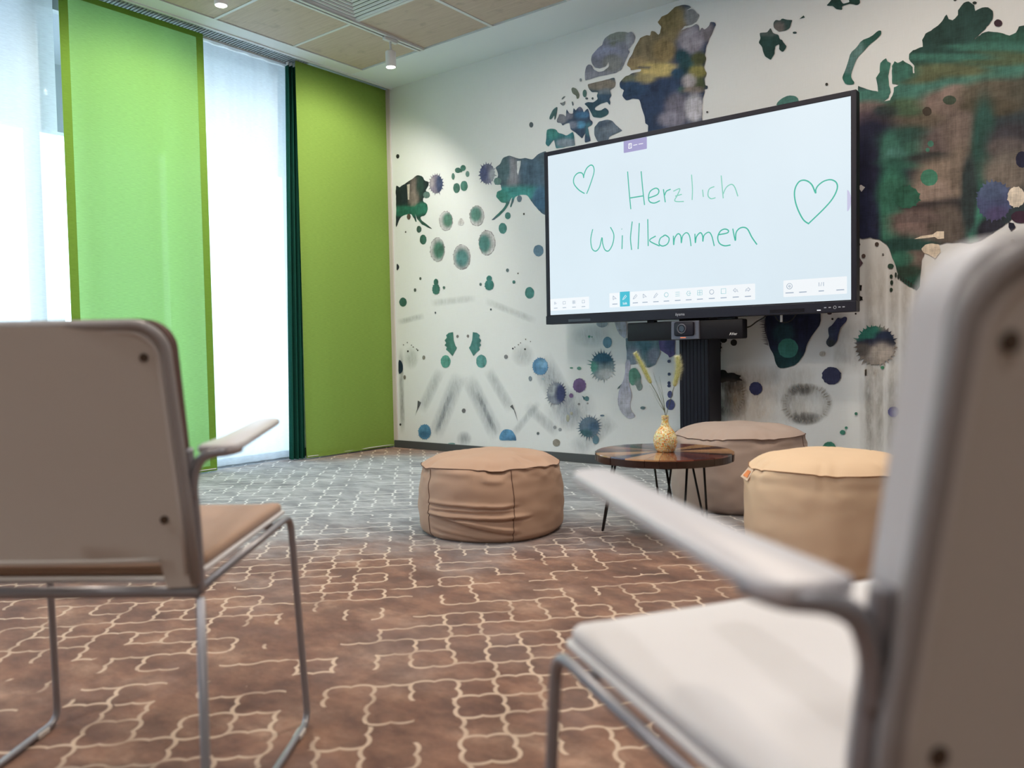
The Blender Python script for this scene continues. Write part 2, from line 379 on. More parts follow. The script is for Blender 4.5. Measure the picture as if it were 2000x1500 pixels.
# ------------------------------------------------------------------ mural
YM = WY
verts_i, faces_i, cols_i = [], [], []
verts_w, faces_w, cols_w = [], [], []
layer = [0]
def chaikin(p, k=1):
    for _ in range(k):
        q = []
        for i in range(len(p)):
            a, b = p[i], p[(i+1) % len(p)]
            q += [(a[0]*.78+b[0]*.22, a[1]*.78+b[1]*.22), (a[0]*.22+b[0]*.78, a[1]*.22+b[1]*.78)]
        p = q
    return p
def jag(p, amp, seed):
    rnd = random.Random(seed); out = []
    for i in range(len(p)):
        a, b = p[i], p[(i+1) % len(p)]
        d = math.hypot(b[0]-a[0], b[1]-a[1]); n = max(1, int(d/5))
        for k in range(n):
            t = k/n; out.append((a[0]+(b[0]-a[0])*t+rnd.uniform(-amp, amp), a[1]+(b[1]-a[1])*t+rnd.uniform(-amp, amp)))
    return out
GAIN = 1.12
def alb(c):
    v = lin(c); g = .3*v[0]+.55*v[1]+.15*v[2]
    return tuple(min(.9, (g+(x-g)*.80)*GAIN) for x in v)
def emit_mesh(V, Fc, colf, wash):
    """V outline-space points (photo measurements on the wall plane)"""
    layer[0] += 1; yy = WY-.0006-layer[0]*.00002
    VV, FF, CC = (verts_w, faces_w, cols_w) if wash else (verts_i, faces_i, cols_i)
    o = len(VV)
    for (x, y) in V:
        p = on(1, WY, x, y); VV.append((p[0], yy, p[2])); CC.append(colf(x, y))
    for f in Fc: FF.append(tuple(o+i for i in f))
def tri(poly, step):
    P = [Vector(p) for p in poly]; n = len(P)
    xs = [p.x for p in P]; ys = [p.y for p in P]
    pts = list(P)
    if step:
        x = min(xs)+step/2
        while x < max(xs):
            y = min(ys)+step/2
            while y < max(ys):
                pts.append(Vector((x, y))); y += step
            x += step
    r = geometry.delaunay_2d_cdt(pts, [], [list(range(n))], 1, 1e-4)
    return [tuple(v) for v in r[0]], r[2]
def blob(poly, base, daubs=(), step=0, t=(0, 0, 1), smooth=1, amp=0.0):
    ox, oy, s = t
    P = [(ox+x/s, oy+y/s) for x, y in poly]
    if amp: P = jag(P, amp, len(P)+int(P[0][0]))
    if smooth: P = chaikin(P, smooth)
    D = [(ox+d[0]/s, oy+d[1]/s, d[2]/s, d[3]/s, alb(d[4]), d[5] if len(d) > 5 else 1.0) for d in daubs]
    b = alb(base)
    def cf(x, y):
        c = list(b)
        for cx, cy, rx, ry, dc, st in D:
            q = ((x-cx)/rx)**2+((y-cy)/ry)**2
            wgt = st*max(0, min(1, 1.6*math.exp(-q*q*1.1)))
            c = [c[i]*(1-wgt)+dc[i]*wgt for i in range(3)]
        return (*c, 1)
    try: V, Fc = tri(P, step or (7 if D else 0))
    except Exception: return
    emit_mesh(V, Fc, cf, False)
def spot(cx, cy, rx, ry, c, t=(0, 0, 1), spikes=0, amp=.3, inner=None, seed=None, daubs=()):
    rnd = random.Random(seed if seed is not None else int(cx*7+cy*3))
    n = 28 if not spikes else spikes*4; pts = []
    for k in range(n):
        a = 2*math.pi*k/n; r = 1+rnd.uniform(-.035, .035)
        if spikes:
            r = 1+rnd.uniform(-.05, .02)
            if k % 4 == 2: r += amp*(.25+rnd.random()**1.3)
        pts.append((cx+rx*r*math.cos(a), cy+ry*r*math.sin(a)))
    D = list(daubs)
    if inner: D.append((cx, cy, rx*.55, ry*.55, inner, .9))
    small = max(rx, ry)/t[2] < 9
    blob(pts, c, D, step=(0 if not D else max(3, rx/t[2]/5)), t=t, smooth=0 if spikes or small else 1)
def wash(cx, cy, rx, ry, c, a, t=(0, 0, 1), rot=0, ring=0.0):
    ox, oy, s = t; cx = ox+cx/s; cy = oy+cy/s; rx /= s; ry /= s
    V = []; A = []; nr, ns = 7, 30; ca, sa = math.cos(math.radians(rot)), math.sin(math.radians(rot))
    V.append((cx, cy)); A.append(a if not ring else a*ring)
    for i in range(1, nr+1):
        for k in range(ns):
            an = 2*math.pi*k/ns; q = i/nr; x = rx*q*math.cos(an); y = ry*q*math.sin(an)
            V.append((cx+x*ca-y*sa, cy+x*sa+y*ca)); A.append(a*(1-q*q)**1.2 if not ring else a*(ring+(1-ring)*math.exp(-((q-.75)/.18)**2))*(1 if i < nr else 0))
    F = [(0, 1+k, 1+(k+1) % ns) for k in range(ns)]
    for i in range(nr-1):
        for k in range(ns):
            a0 = 1+i*ns+k; a1 = 1+i*ns+(k+1) % ns; F.append((a0, a0+ns, a1+ns, a1))
    it = iter(A); cc = alb(c)
    emit_mesh(V, F, lambda x, y: (*cc, next(it)), True)
def stroke(p, q, wd, c, a, t=(0, 0, 1), hard=0):
    """brush stroke with soft sides; hard=1 keeps one side crisp"""
    ox, oy, s = t; x0, y0 = ox+p[0]/s, oy+p[1]/s; x1, y1 = ox+q[0]/s, oy+q[1]/s; wd /= s
    L = math.hypot(x1-x0, y1-y0); nx, ny = -(y1-y0)/L, (x1-x0)/L; V = []; A = []; n, m = 12, 6
    for i in range(n+1):
        for j in range(m+1):
            v = j/m*2-1; u = i/n
            V.append((x0+(x1-x0)*u+nx*v*wd/2, y0+(y1-y0)*u+ny*v*wd/2))
            lat = (1-v*v) if not hard else max(0, (1-(v*hard*.5+.5))**1.5)
            A.append(a*lat*min(1, 5*u)*min(1, 5*(1-u)))
    F = [(i*(m+1)+j, i*(m+1)+j+1, (i+1)*(m+1)+j+1, (i+1)*(m+1)+j) for i in range(n) for j in range(m)]
    it = iter(A); cc = alb(c)
    emit_mesh(V, F, lambda x, y: (*cc, next(it)), True)
C3, C4, C7, C6, C5, C8 = (760, 150, 3.75), (760, 550, 3.75), (1160, 600, 3.125), (1450, 0, 3.333), (1060, 0, 4.545), (1600, 150, 3)
# soft brushed greys (left half)
for a in [((520, 670), (330, 1150), 130, '#8f9aa8', .34), ((570, 690), (800, 1150), 130, '#8f9aa8', .34), ((380, 640), (230, 960), 90, '#9aa6b0', .3), ((720, 640), (900, 950), 90, '#9aa6b0', .3),
          ((460, 800), (340, 1120), 40, '#6f7c8c', .36), ((640, 810), (790, 1120), 40, '#6f7c8c', .36), ((1100, 560), (1380, 1080), 200, '#8f9cab', .42), ((85, 480), (100, 1120), 40, '#8a8f92', .45),
          ((1240, 1120), (1000, 900), 90, '#a0a9b2', .3), ((900, 1130), (1100, 880), 60, '#a0a9b2', .3), ((300, 160), (640, 120), 60, '#a9b2b8', .22), ((700, 140), (1080, 290), 60, '#a9b2b8', .25), ((60, 300), (260, 250), 50, '#9aa2a4', .3),
          ((1640, 1000), (1350, 1250), 160, '#a9b0b8', .35)]:
    stroke(*a, t=C4)
wash(550, 1150, 60, 60, '#7f8b98', .45, C4); wash(160, 560, 60, 90, '#9aa79f', .3, C4); wash(980, 540, 90, 90, '#a0a8b0', .3, C4); wash(1480, 400, 160, 90, '#a9b6c4', .35, C4)
wash(1330, 930, 200, 170, '#9ba5b5', .35, C4)
# soft areas, right half
wash(850, 540, 110, 150, '#7b6d5f', .75, C7); wash(760, 640, 50, 110, '#3c3d4c', .6, C7)
stroke((870, 345), (870, 740), 150, '#c2a98b', .35, C7); stroke((1010, 345), (1000, 740), 260, '#c9b094', .35, C7)
stroke((1215, 330), (1215, 740), 300, '#b9b2a2', .3, C7)
for x, a in ((1680, .55), (1735, .4), (1800, .4), (1640, .25), (1850, .3)): stroke((x, 380), (x+10, 940), 60, '#85807a', a*.55, C7)
for x in (1500, 1560, 1620, 1700): stroke((x, 60), (x, 420), 90, '#a39a8c', .2, C7)
for x in (1700, 1720, 1745, 1770, 1795): stroke((x, 470), (x, 900), 26, '#9a907f', .28)
wash(1300, 590, 165, 130, '#8a8681', .35, C7, ring=.3); wash(1290, 680, 110, 46, '#5b5a5c', .65, C7); wash(1260, 505, 90, 44, '#5f5d5f', .6, C7)
# left edge fragment
blob([(50, 800), (65, 800), (75, 810), (130, 775), (175, 745), (210, 718), (245, 730), (262, 760), (290, 770), (290, 795), (265, 835), (290, 850), (298, 870), (280, 890), (250, 885), (248, 915), (280, 930), (287, 965), (265, 1015), (230, 1025), (235, 1050), (265, 1070), (318, 1115), (290, 1108), (240, 1080), (205, 1040), (190, 1000), (205, 1065), (195, 1060), (165, 1005), (120, 1010), (85, 1030), (52, 1105)], '#1d2b30',
     [(185, 850, 38, 110, '#6d625f'), (180, 900, 30, 60, '#877a72', .7), (230, 800, 28, 80, '#24413c'), (140, 985, 150, 40, '#0f6450'), (240, 960, 50, 40, '#17705c'), (240, 1070, 70, 40, '#27564c')], 5, C3, amp=.6)
blob([(132, 790), (152, 785), (148, 900), (138, 900)], '#c8beb4', t=C3, smooth=0)
blob([(1150, 545), (1120, 555), (1090, 570), (1050, 605), (1000, 595), (960, 600), (935, 595), (880, 578), (840, 590), (810, 640), (780, 665), (790, 690), (800, 720), (790, 745), (770, 760), (775, 790), (820, 790), (825, 830), (790, 840), (785, 880), (820, 920), (860, 925), (840, 960), (800, 1000), (750, 1050), (770, 1048), (830, 1000), (870, 950), (895, 890), (905, 880), (885, 955), (895, 955), (925, 880), (960, 865), (1010, 868), (1050, 920), (1080, 960), (1120, 1000), (1150, 1015)], '#4a5f70',
     [(905, 720, 45, 130, '#878997'), (845, 680, 40, 100, '#4d6a76'), (1050, 700, 90, 110, '#47637a'), (950, 850, 230, 50, '#2c8f90'), (820, 880, 60, 50, '#2f8a80'), (1110, 900, 60, 100, '#3a6485'), (840, 980, 80, 60, '#33706c')], 5, C3, amp=.6)
blob([(937, 618), (965, 615), (962, 650), (945, 720), (938, 700)], '#cdd2d8', t=C3, smooth=0)
spot(345, 785, 48, 68, '#777189', C3, 20, .3, daubs=[(375, 785, 30, 70, '#3c4a70'), (310, 770, 20, 40, '#9a93a0')]); spot(720, 710, 55, 74, '#6a6d8c', C3, 20, .3, daubs=[(690, 710, 30, 60, '#4d5580'), (760, 720, 25, 50, '#9aa0b0')])
for a in [(275, 865, 25, 25, '#51706c'), (795, 765, 27, 27, '#5a8080'), (495, 815, 25, 37, '#3c6f64'), (550, 800, 27, 38, '#3f7a70'), (505, 685, 22, 20, '#37685f'), (543, 668, 20, 22, '#3b746b'), (525, 688, 14, 12, '#37685f'), (470, 730, 12, 24, '#4c7a70'), (575, 712, 14, 22, '#5a8480'),
          (1042, 352, 15, 20, '#525f6a'), (64, 583, 12, 16, '#262b2c'), (870, 1018, 21, 26, '#41807c'), (833, 1110, 30, 40, '#3f807e'), (955, 893, 18, 25, '#5b7484'), (220, 1117, 18, 25, '#3a5c54'), (250, 1192, 25, 36, '#2f6456'), (145, 1025, 14, 22, '#5a4c40'), (988, 1005, 6, 8, '#444'), (122, 1137, 5, 7, '#444'),
          (230, 1478, 8, 11, '#50605a'), (868, 1417, 11, 13, '#5a7078'), (945, 1440, 5, 6, '#555'), (1095, 1273, 37, 42, '#5d829c')]:
    spot(*a[:4], a[4], C3)
blob([(56, 1365), (72, 1380), (76, 1400), (56, 1425)], '#26303a', t=C3)
for cx, cy, rx, ry, ix, iy, ic in ((417, 1055, 50, 72, 432, 1050, '#46786a'), (643, 1018, 54, 75, 636, 1008, '#4a8078'), (355, 1265, 54, 90, 366, 1270, '#3e7666'), (717, 1215, 61, 92, 698, 1222, '#417d7c'), (533, 1320, 64, 92, 535, 1328, '#467f82')):
    spot(cx, cy, rx, ry, '#8f8a90', C3, 16, .06); spot(cx, cy, rx*.95, ry*.95, '#bdbcc2', C3, daubs=[(ix, iy, rx*.95, ry*.85, '#8a9498', .8), (ix, iy, rx*.72, ry*.68, ic)])
blob([(528, 1028), (552, 1065), (540, 1090), (505, 1085), (507, 1060)], '#b7b6ba', t=C3)
# left middle band
for a in [(103, 150, 27, 33, '#2f6258'), (1030, 82, 34, 42, '#3d8785'), (415, 585, 36, 47, '#4b9c90'), (677, 583, 38, 48, '#519c9b'), (502, 401, 9, 11, '#7c7a7c'), (578, 399, 9, 11, '#7c7a7c'), (255, 556, 11, 15, '#85827c'), (857, 551, 14, 16, '#7c8088'),
          (139, 510, 6, 7, '#333'), (997, 495, 7, 7, '#444'), (191, 62, 9, 13, '#4c5a56'), (403, 44, 9, 11, '#54766e'), (671, 20, 9, 11, '#5a767a'), (747, 204, 6, 8, '#345'), (340, 228, 5, 8, '#345'), (915, 3, 11, 12, '#3d7c78'),
          (165, 466, 4, 4, '#555'), (178, 479, 4, 4, '#555'), (203, 494, 4, 4, '#555'), (211, 503, 5, 5, '#444'), (948, 462, 4, 4, '#555'), (964, 449, 4, 4, '#555'), (907, 490, 6, 6, '#445'), (922, 480, 4, 4, '#555'), (1001, 422, 4, 4, '#555'), (1037, 439, 4, 4, '#777'), (135, 446, 4, 4, '#666'), (107, 463, 4, 4, '#666'),
          (115, 700, 9, 15, '#77746e'), (84, 1047, 7, 9, '#333'), (1600, 445, 33, 42, '#5587a2'), (1335, 835, 15, 17, '#75598a'), (1450, 857, 16, 18, '#4c7c88'), (1392, 897, 9, 9, '#80808a'), (1455, 892, 7, 7, '#8c8c90'), (1035, 710, 12, 18, '#8090a0'), (1130, 712, 12, 7, '#a5bcc4'),
          (1215, 1067, 12, 12, '#888e94'), (1253, 1083, 12, 12, '#888e94'), (1092, 1111, 10, 10, '#5a666c'), (548, 945, 14, 16, '#777a80'), (1227, 1180, 27, 27, '#8e887e'), (1310, 1000, 11, 26, '#9a9c88'), (1337, 965, 11, 12, '#a0a08e'), (1337, 632, 12, 6, '#4c8c7c'), (1393, 635, 16, 12, '#5a9488'), (1467, 403, 9, 9, '#33806c'), (1487, 405, 5, 5, '#33806c')]:
    spot(*a[:4], a[4], C4)
spot(345, 55, 28, 38, '#2f6a60', C4, 12, .15); spot(345, 5, 17, 26, '#2f6a60', C4); spot(735, 25, 33, 38, '#2f7a76', C4, 12, .12); spot(735, -22, 20, 22, '#2f7a76', C4)
for m in (1, -1):
    f = (lambda x: x) if m == 1 else (lambda x: 1085-x)
    pts = [(440, 375), (470, 370), (475, 430), (488, 470), (490, 500), (465, 545), (440, 515), (425, 480), (420, 450), (425, 410)]
    rr = []
    for k, (x, y) in enumerate(pts):
        rr.append((f(x), y)); nx2, ny2 = pts[(k+1) % len(pts)]
        if k in (6, 7, 8, 9, 3): rr += [(f((x+nx2)/2-(14 if k > 5 else -10)), (y+ny2)/2)]
    blob(rr, '#37796f' if m == 1 else '#3b7c7b', t=C4, smooth=0)
blob([(70, 570), (90, 580), (103, 610), (103, 650), (90, 670), (70, 678)], '#1c3346', t=C4)
spot(1108, 620, 56, 62, '#4d86b3', C4, 22, .16, daubs=[(1130, 600, 30, 30, '#6ba3cc')]); spot(262, 1100, 46, 54, '#3f80a8', C4, 22, .16, daubs=[(262, 1120, 40, 25, '#2f6488')])
blob([(810, 1160), (812, 1130), (825, 1100), (845, 1085), (870, 1080), (900, 1092), (918, 1115), (930, 1135), (935, 1162)], '#4c90c0', [(890, 1150, 50, 20, '#3c74a0')], 5, C4, amp=.8)
spot(1225, 820, 66, 80, '#7d8798', C4, 26, .32, daubs=[(1262, 820, 40, 70, '#3a4472'), (1190, 790, 30, 40, '#9ba2ac')]); spot(1395, 760, 47, 52, '#6c5488', C4, 14, .1)
spot(1565, 620, 85, 98, '#6f8590', C4, 28, .35, daubs=[(1570, 550, 90, 50, '#2b5f7c'), (1490, 625, 40, 40, '#3f8a80'), (1590, 680, 60, 40, '#a9b0b8')]); spot(1468, 1065, 72, 74, '#5f7890', C4, 26, .38, daubs=[(1500, 1060, 40, 30, '#46688a'), (1440, 1110, 50, 30, '#3d6a78')])
spot(1515, 1158, 24, 32, '#5a8296', C4); blob([(1415, 835), (1440, 850), (1428, 868)], '#3d6c7c', t=C4, smooth=0); spot(1563, 981, 16, 7, '#5b7488', C4); spot(460, 1188, 26, 8, '#6b9a9c', C4)
for p in ([(212, 870), (236, 885), (205, 950), (192, 985), (208, 930)], [(905, 900), (888, 915), (915, 940), (945, 1025), (928, 960)]): blob(p, '#565c62', t=C4, smooth=0)
# map: arctic islands and greenland
blob([(1020, 200), (1060, 150), (1130, 110), (1180, 60), (1240, 45), (1300, 50), (1320, 65), (1280, 95), (1330, 80), (1395, 135), (1370, 190), (1330, 220), (1260, 235), (1225, 275), (1260, 255), (1330, 238), (1365, 210), (1390, 230), (1395, 280), (1415, 245), (1440, 265), (1470, 240), (1490, 195), (1530, 200), (1540, 220), (1500, 310), (1480, 350), (1450, 430), (1440, 490), (1455, 520), (1435, 600), (1455, 650), (1440, 700), (1445, 760), (1467, 765), (1467, 790), (1440, 790), (1440, 825), (1425, 860), (1415, 960), (1420, 1100), (930, 1200), (940, 1110), (915, 1100), (910, 1050), (880, 950), (860, 885), (800, 875), (740, 895), (705, 850), (725, 800), (690, 780), (683, 740), (720, 690), (790, 655), (870, 635), (880, 612), (785, 628), (780, 600), (750, 580), (760, 540), (800, 470), (830, 400), (870, 340), (930, 310), (960, 320), (965, 275), (1000, 280), (1030, 310), (1045, 300), (1055, 240)], '#2a3f62',
     [(1130, 200, 170, 170, '#85754c'), (950, 420, 190, 160, '#7d7054'), (850, 570, 130, 60, '#94805a'), (1080, 450, 100, 110, '#927d50'), (1030, 620, 190, 60, '#bea85e'), (900, 700, 100, 40, '#9c8e5e'), (760, 700, 70, 40, '#686c58'), (1330, 150, 70, 90, '#868a92'), (1320, 360, 110, 120, '#9590a2'), (1460, 280, 60, 90, '#7e7886'), (1240, 500, 60, 60, '#1c4a58'), (1290, 600, 80, 100, '#234f58'), (1390, 520, 70, 60, '#4c5232'), (1380, 640, 80, 60, '#86803a'), (1390, 750, 60, 60, '#485434'),
      (1200, 650, 60, 50, '#1f4866'), (900, 600, 60, 16, '#2f3a58', .8), (1300, 720, 60, 60, '#b6adb4', .8), (1240, 800, 40, 30, '#2c5c54', .8), (1340, 800, 90, 30, '#80746e'), (800, 790, 120, 70, '#2a476a'), (1200, 960, 110, 130, '#6c6a7e'), (1150, 1060, 120, 70, '#7c7b90'), (1350, 960, 80, 120, '#b9b9c8')], 5.0, C5, amp=.7)
blob([(430, 530), (440, 490), (490, 430), (530, 400), (545, 350), (600, 305), (660, 285), (740, 285), (760, 295), (790, 282), (810, 300), (828, 330), (810, 380), (760, 440), (775, 460), (740, 530), (700, 620), (650, 650), (500, 680), (380, 718), (375, 660), (390, 590), (410, 570), (440, 580), (455, 620), (500, 642), (540, 635), (590, 590), (588, 545), (560, 590), (510, 608), (465, 600), (440, 565)], '#7c8094',
     [(680, 320, 120, 50, '#7f8684'), (620, 395, 30, 26, '#6a7064', .9), (560, 470, 130, 60, '#8a90b4'), (620, 560, 90, 80, '#7d8084'), (500, 680, 130, 40, '#83879a'), (780, 350, 40, 70, '#8b8f9e')], 5, C5, amp=.5)
blob([(400, 750), (520, 720), (640, 690), (650, 740), (640, 780), (600, 800), (612, 850), (590, 880), (605, 910), (595, 935), (575, 905), (520, 920), (470, 950), (465, 970), (490, 985), (520, 980), (560, 955), (585, 980), (585, 1010), (560, 1030), (520, 1050), (450, 1040), (430, 1000), (410, 960), (370, 920), (400, 908), (450, 912), (490, 880), (480, 850), (495, 818), (440, 820), (410, 790)], '#2c4f64',
     [(520, 750, 160, 50, '#7f776e'), (560, 820, 60, 30, '#6a7886'), (560, 870, 60, 40, '#33506c'), (500, 1020, 100, 40, '#2c5a66')], 4, C5, amp=.5)
blob([(460, 1130), (500, 1080), (580, 1060), (620, 1070), (650, 1110), (710, 1160), (590, 1215), (590, 1240), (490, 1260), (460, 1200)], '#5b6c80', [(520, 1100, 60, 30, '#4a5c74'), (600, 1150, 70, 30, '#69788a')], 5, C5, amp=.5)
blob([(40, 1150), (80, 1140), (120, 1150), (140, 1180), (180, 1190), (210, 1205), (240, 1190), (270, 1170), (285, 1240), (290, 1290), (120, 1320), (105, 1240), (85, 1260), (50, 1305), (25, 1280), (35, 1220)], '#2a7480', [(90, 1180, 60, 50, '#2f8482'), (210, 1270, 90, 40, '#76889a')], 4, C5, amp=.6)
blob([(130, 1060), (150, 1015), (190, 1015), (205, 1040), (215, 970), (240, 1010), (270, 1010), (275, 960), (295, 980), (310, 960), (330, 945), (355, 960), (365, 1000), (400, 960), (415, 1000), (420, 1060), (450, 1080), (440, 1110), (400, 1130), (430, 1250), (375, 1270), (380, 1180), (350, 1230), (300, 1180), (250, 1150), (240, 1090), (200, 1100), (180, 1115), (165, 1095), (130, 1090)], '#344a66',
     [(170, 1050, 50, 45, '#7d8290'), (240, 1030, 30, 30, '#6c7084'), (370, 1020, 40, 30, '#3a72a0'), (320, 1020, 30, 30, '#2f5f88'), (340, 1110, 40, 30, '#3f86b0'), (270, 1110, 40, 30, '#707a92'), (340, 960, 30, 20, '#58607a'), (410, 1150, 30, 60, '#3a6e80')], 3.5, C5, amp=.6)
blob([(60, 1060), (65, 1030), (95, 970), (135, 945), (130, 990), (115, 1060), (105, 1065), (108, 1020), (80, 1060)], '#40686c', t=C5)
blob([(255, 790), (270, 775), (305, 790), (330, 840), (320, 875), (305, 880), (300, 850), (265, 830)], '#6c766c', t=C5)
blob([(150, 915), (180, 912), (205, 895), (198, 930), (180, 942)], '#7a838c', t=C5); blob([(168, 880), (185, 858), (208, 855), (190, 870), (178, 885)], '#62737c', t=C5); blob([(258, 905), (270, 900), (278, 930), (268, 945)], '#5f7078', t=C5)
for a in [(375, 830, 18, 34, '#47706c'), (393, 875, 13, 9, '#475c66'), (445, 875, 9, 11, '#475c66'), (340, 710, 10, 14, '#7f8c98'), (1462, 996, 9, 9, '#4a4a50')]: spot(*a[:4], a[4], C5)
# northern scraps right of centre
blob([(115, 215), (160, 212), (185, 182), (200, 215), (235, 230), (245, 255), (260, 262), (290, 305), (265, 342), (240, 325), (240, 285), (215, 300), (210, 350), (185, 392), (150, 370), (130, 310), (107, 280), (120, 250)], '#1f4543', [(170, 215, 60, 25, '#4a5a5a')], 5, C6, amp=.6)
blob([(205, 150), (220, 130), (245, 138), (260, 122), (290, 130), (327, 130), (310, 185), (285, 200), (240, 208), (203, 180)], '#2f4b4b', [(240, 180, 35, 35, '#6b6668')], 5, C6, amp=.6)
blob([(372, 125), (400, 102), (408, 115)], '#24403e', t=C6, smooth=0); spot(342, 214, 13, 7, '#2c4646', C6); spot(550, 550, 9, 10, '#40403c', C6); spot(1665, 152, 27, 24, '#38222f', C6); spot(1385, 3, 10, 6, '#333', C6); spot(1512, 20, 14, 9, '#24302f', C6)
blob([(550, 38), (580, 0), (600, -20), (640, 0), (655, 25), (700, 15), (690, -10), (765, -5), (768, 25), (745, 35), (700, 25), (650, 40), (650, 65), (610, 60), (590, 40)], '#1c403c', t=C6, amp=.5)
blob([(905, 200), (885, 200), (840, 240), (775, 265), (745, 310), (705, 345), (690, 400), (670, 460), (652, 500), (655, 520), (675, 552), (720, 552), (733, 540), (710, 510), (710, 480), (730, 420), (750, 375), (790, 335), (830, 290), (870, 260), (905, 225)], '#1e5a50', [(740, 350, 60, 90, '#5c8a88'), (700, 420, 50, 70, '#4c7878'), (690, 520, 40, 40, '#1f6c60')], 5, C6)
blob([(220, 690), (230, 665), (260, 640), (300, 622), (345, 625), (368, 645), (370, 700)], '#407d76', t=C6)
# the large land mass on the right
E1 = [(755, 700), (755, 560), (790, 575), (850, 590), (885, 600), (880, 540), (870, 510), (895, 470), (900, 410), (935, 378), (945, 400), (965, 410), (960, 440), (952, 480), (952, 530), (958, 560), (966, 600), (950, 640), (915, 662), (960, 655), (978, 625), (985, 600), (985, 570), (1020, 555), (975, 545), (973, 480), (975, 430), (990, 400), (1010, 410), (1045, 395), (1095, 425), (1108, 440), (1110, 478), (1122, 478), (1120, 430), (1085, 385), (1085, 350), (1110, 330), (1175, 305), (1170, 260), (1195, 220), (1260, 180), (1300, 140), (1330, 95), (1345, 125), (1370, 135), (1405, 100), (1405, 70), (1440, 20), (1475, 10), (1510, 35), (1515, 70), (1560, 50), (1600, 48), (1632, 75), (1630, 130), (1580, 190), (1505, 262), (1560, 220), (1600, 205), (1660, 210), (1740, 232), (1780, 215), (1800, 175), (1840, 165), (1980, 100), (2250, 60)]
BG = [(1450+x/3.333, y/3.333) for x, y in E1]
BG += [(2125, 300), (2120, 420), (2060, 440), (2000, 418), (1980, 424), (1970, 434), (1935, 458), (1915, 470), (1895, 476), (1880, 474), (1850, 474), (1838, 478), (1822, 476), (1812, 485), (1800, 510), (1797, 560), (1792, 566), (1776, 560), (1762, 550), (1754, 536), (1750, 520), (1742, 500), (1737, 486), (1732, 478), (1718, 468), (1700, 464), (1684, 466), (1640, 460), (1640, 210)]
blob(BG, '#2a3a42', [
 (1900, 95, 260, 60, '#1d463f'), (1830, 60, 90, 50, '#1b3f3b'), (1900, 40, 50, 40, '#1e4440'), (1990, 90, 80, 30, '#20574a'),
 (1700, 195, 60, 14, '#2c6a60'), (1735, 190, 120, 16, '#35756a'), (1830, 165, 120, 16, '#35746a'), (1940, 142, 120, 15, '#35766a'), (2040, 120, 90, 16, '#35766a'),
 (1780, 150, 60, 14, '#50583c'), (1850, 138, 80, 13, '#545e40'), (1950, 115, 80, 14, '#4c6044'), (1740, 140, 50, 22, '#2c6a5e'), (1840, 112, 100, 8, '#2f6f62'), (1940, 92, 90, 8, '#2f6f62'),
 (1700, 212, 40, 14, '#7d6c68'), (1700, 240, 60, 22, '#6b565c'), (1790, 235, 70, 25, '#5c5347'), (1770, 210, 40, 18, '#3f5c44'), (1860, 200, 60, 25, '#75645f'), (1870, 180, 30, 14, '#86736e'), (1950, 185, 80, 30, '#5b5548'), (2050, 180, 80, 40, '#4b4a40'), (1730, 217, 24, 12, '#2d4038'), (1930, 210, 60, 18, '#4a4538'),
 (1705, 330, 70, 110, '#1f2340'), (1690, 430, 40, 60, '#22294a'), (1780, 275, 60, 28, '#22504a'), (1790, 295, 30, 20, '#2b6458'), (1740, 300, 20, 40, '#2c6c60'), (1748, 310, 24, 20, '#3d8078'), (1780, 318, 60, 12, '#225c52'), (1745, 360, 26, 40, '#23685c'), (1742, 400, 22, 60, '#2f8a72'), (1740, 450, 18, 50, '#2f8570'), (1750, 380, 34, 30, '#2a7562'), (1780, 385, 30, 26, '#1d5048'),
 (1860, 290, 60, 50, '#5e5254'), (1880, 260, 40, 40, '#6f615c'), (1830, 310, 60, 12, '#2b3338'), (1850, 350, 60, 40, '#86776b'), (1820, 380, 40, 30, '#8d7c74'), (1890, 330, 40, 50, '#776a60'), (1860, 410, 60, 22, '#2e2f38'), (1810, 405, 50, 10, '#332f36'), (1800, 440, 60, 30, '#7f6a68'), (1850, 440, 40, 40, '#5c534e'), (1790, 425, 50, 10, '#695a5a'),
 (1922, 300, 26, 110, '#1e4c46'), (1915, 400, 22, 70, '#20594e'), (1905, 440, 16, 50, '#2f8872'), (1893, 380, 16, 80, '#2a3a3e'), (1980, 280, 50, 40, '#3b3a44'), (1970, 290, 40, 20, '#564f50'), (1985, 330, 60, 34, '#6c6660'), (1965, 345, 40, 24, '#756c64'), (1935, 455, 30, 30, '#2a2c3c'), (2060, 350, 60, 60, '#5d5652'),
 (1770, 500, 46, 40, '#1e554c'), (1800, 505, 30, 30, '#6f5f5a'), (1775, 540, 36, 24, '#2a4238'), (1770, 478, 60, 12, '#1f4c48'), (1760, 505, 24, 14, '#2b7a66', .8), (1790, 552, 30, 12, '#1f5a4c')], 6, amp=.7, smooth=0)
for a in [(1815, 347, 17, 16, '#2f7f68'), (1818, 281, 6, 6, '#357a6a'), (1812, 293, 4, 4, '#357a6a'), (1811, 218, 9, 9, '#3a332c'), (1855, 196, 13, 9, '#38483c'), (1996, 312, 12, 16, '#20223e')]: spot(*a[:4], a[4])
spot(1770, 385, 26, 22, '#1f6452', spikes=12, amp=.15); spot(1942, 392, 34, 38, '#46527c', spikes=24, amp=.14, daubs=[(1935, 370, 30, 20, '#4d6088'), (1950, 420, 24, 16, '#4c4672')]); spot(1993, 424, 18, 12, '#3a2238')
spot(1985, 385, 17, 20, '#d8cdbd', spikes=12, amp=.12)
blob([(1676, 365), (1682, 361), (1690, 366), (1683, 375)], '#c9c6cc', smooth=0)
blob([(1786, 467), (1800, 461), (1822, 458), (1830, 452), (1844, 452), (1844, 466), (1832, 467), (1826, 463), (1800, 466)], '#dccdb8', smooth=0)
blob([(1800, 486), (1808, 478), (1820, 475), (1834, 478), (1838, 492), (1828, 505), (1815, 498), (1805, 494)], '#d8cbb8', amp=.7)
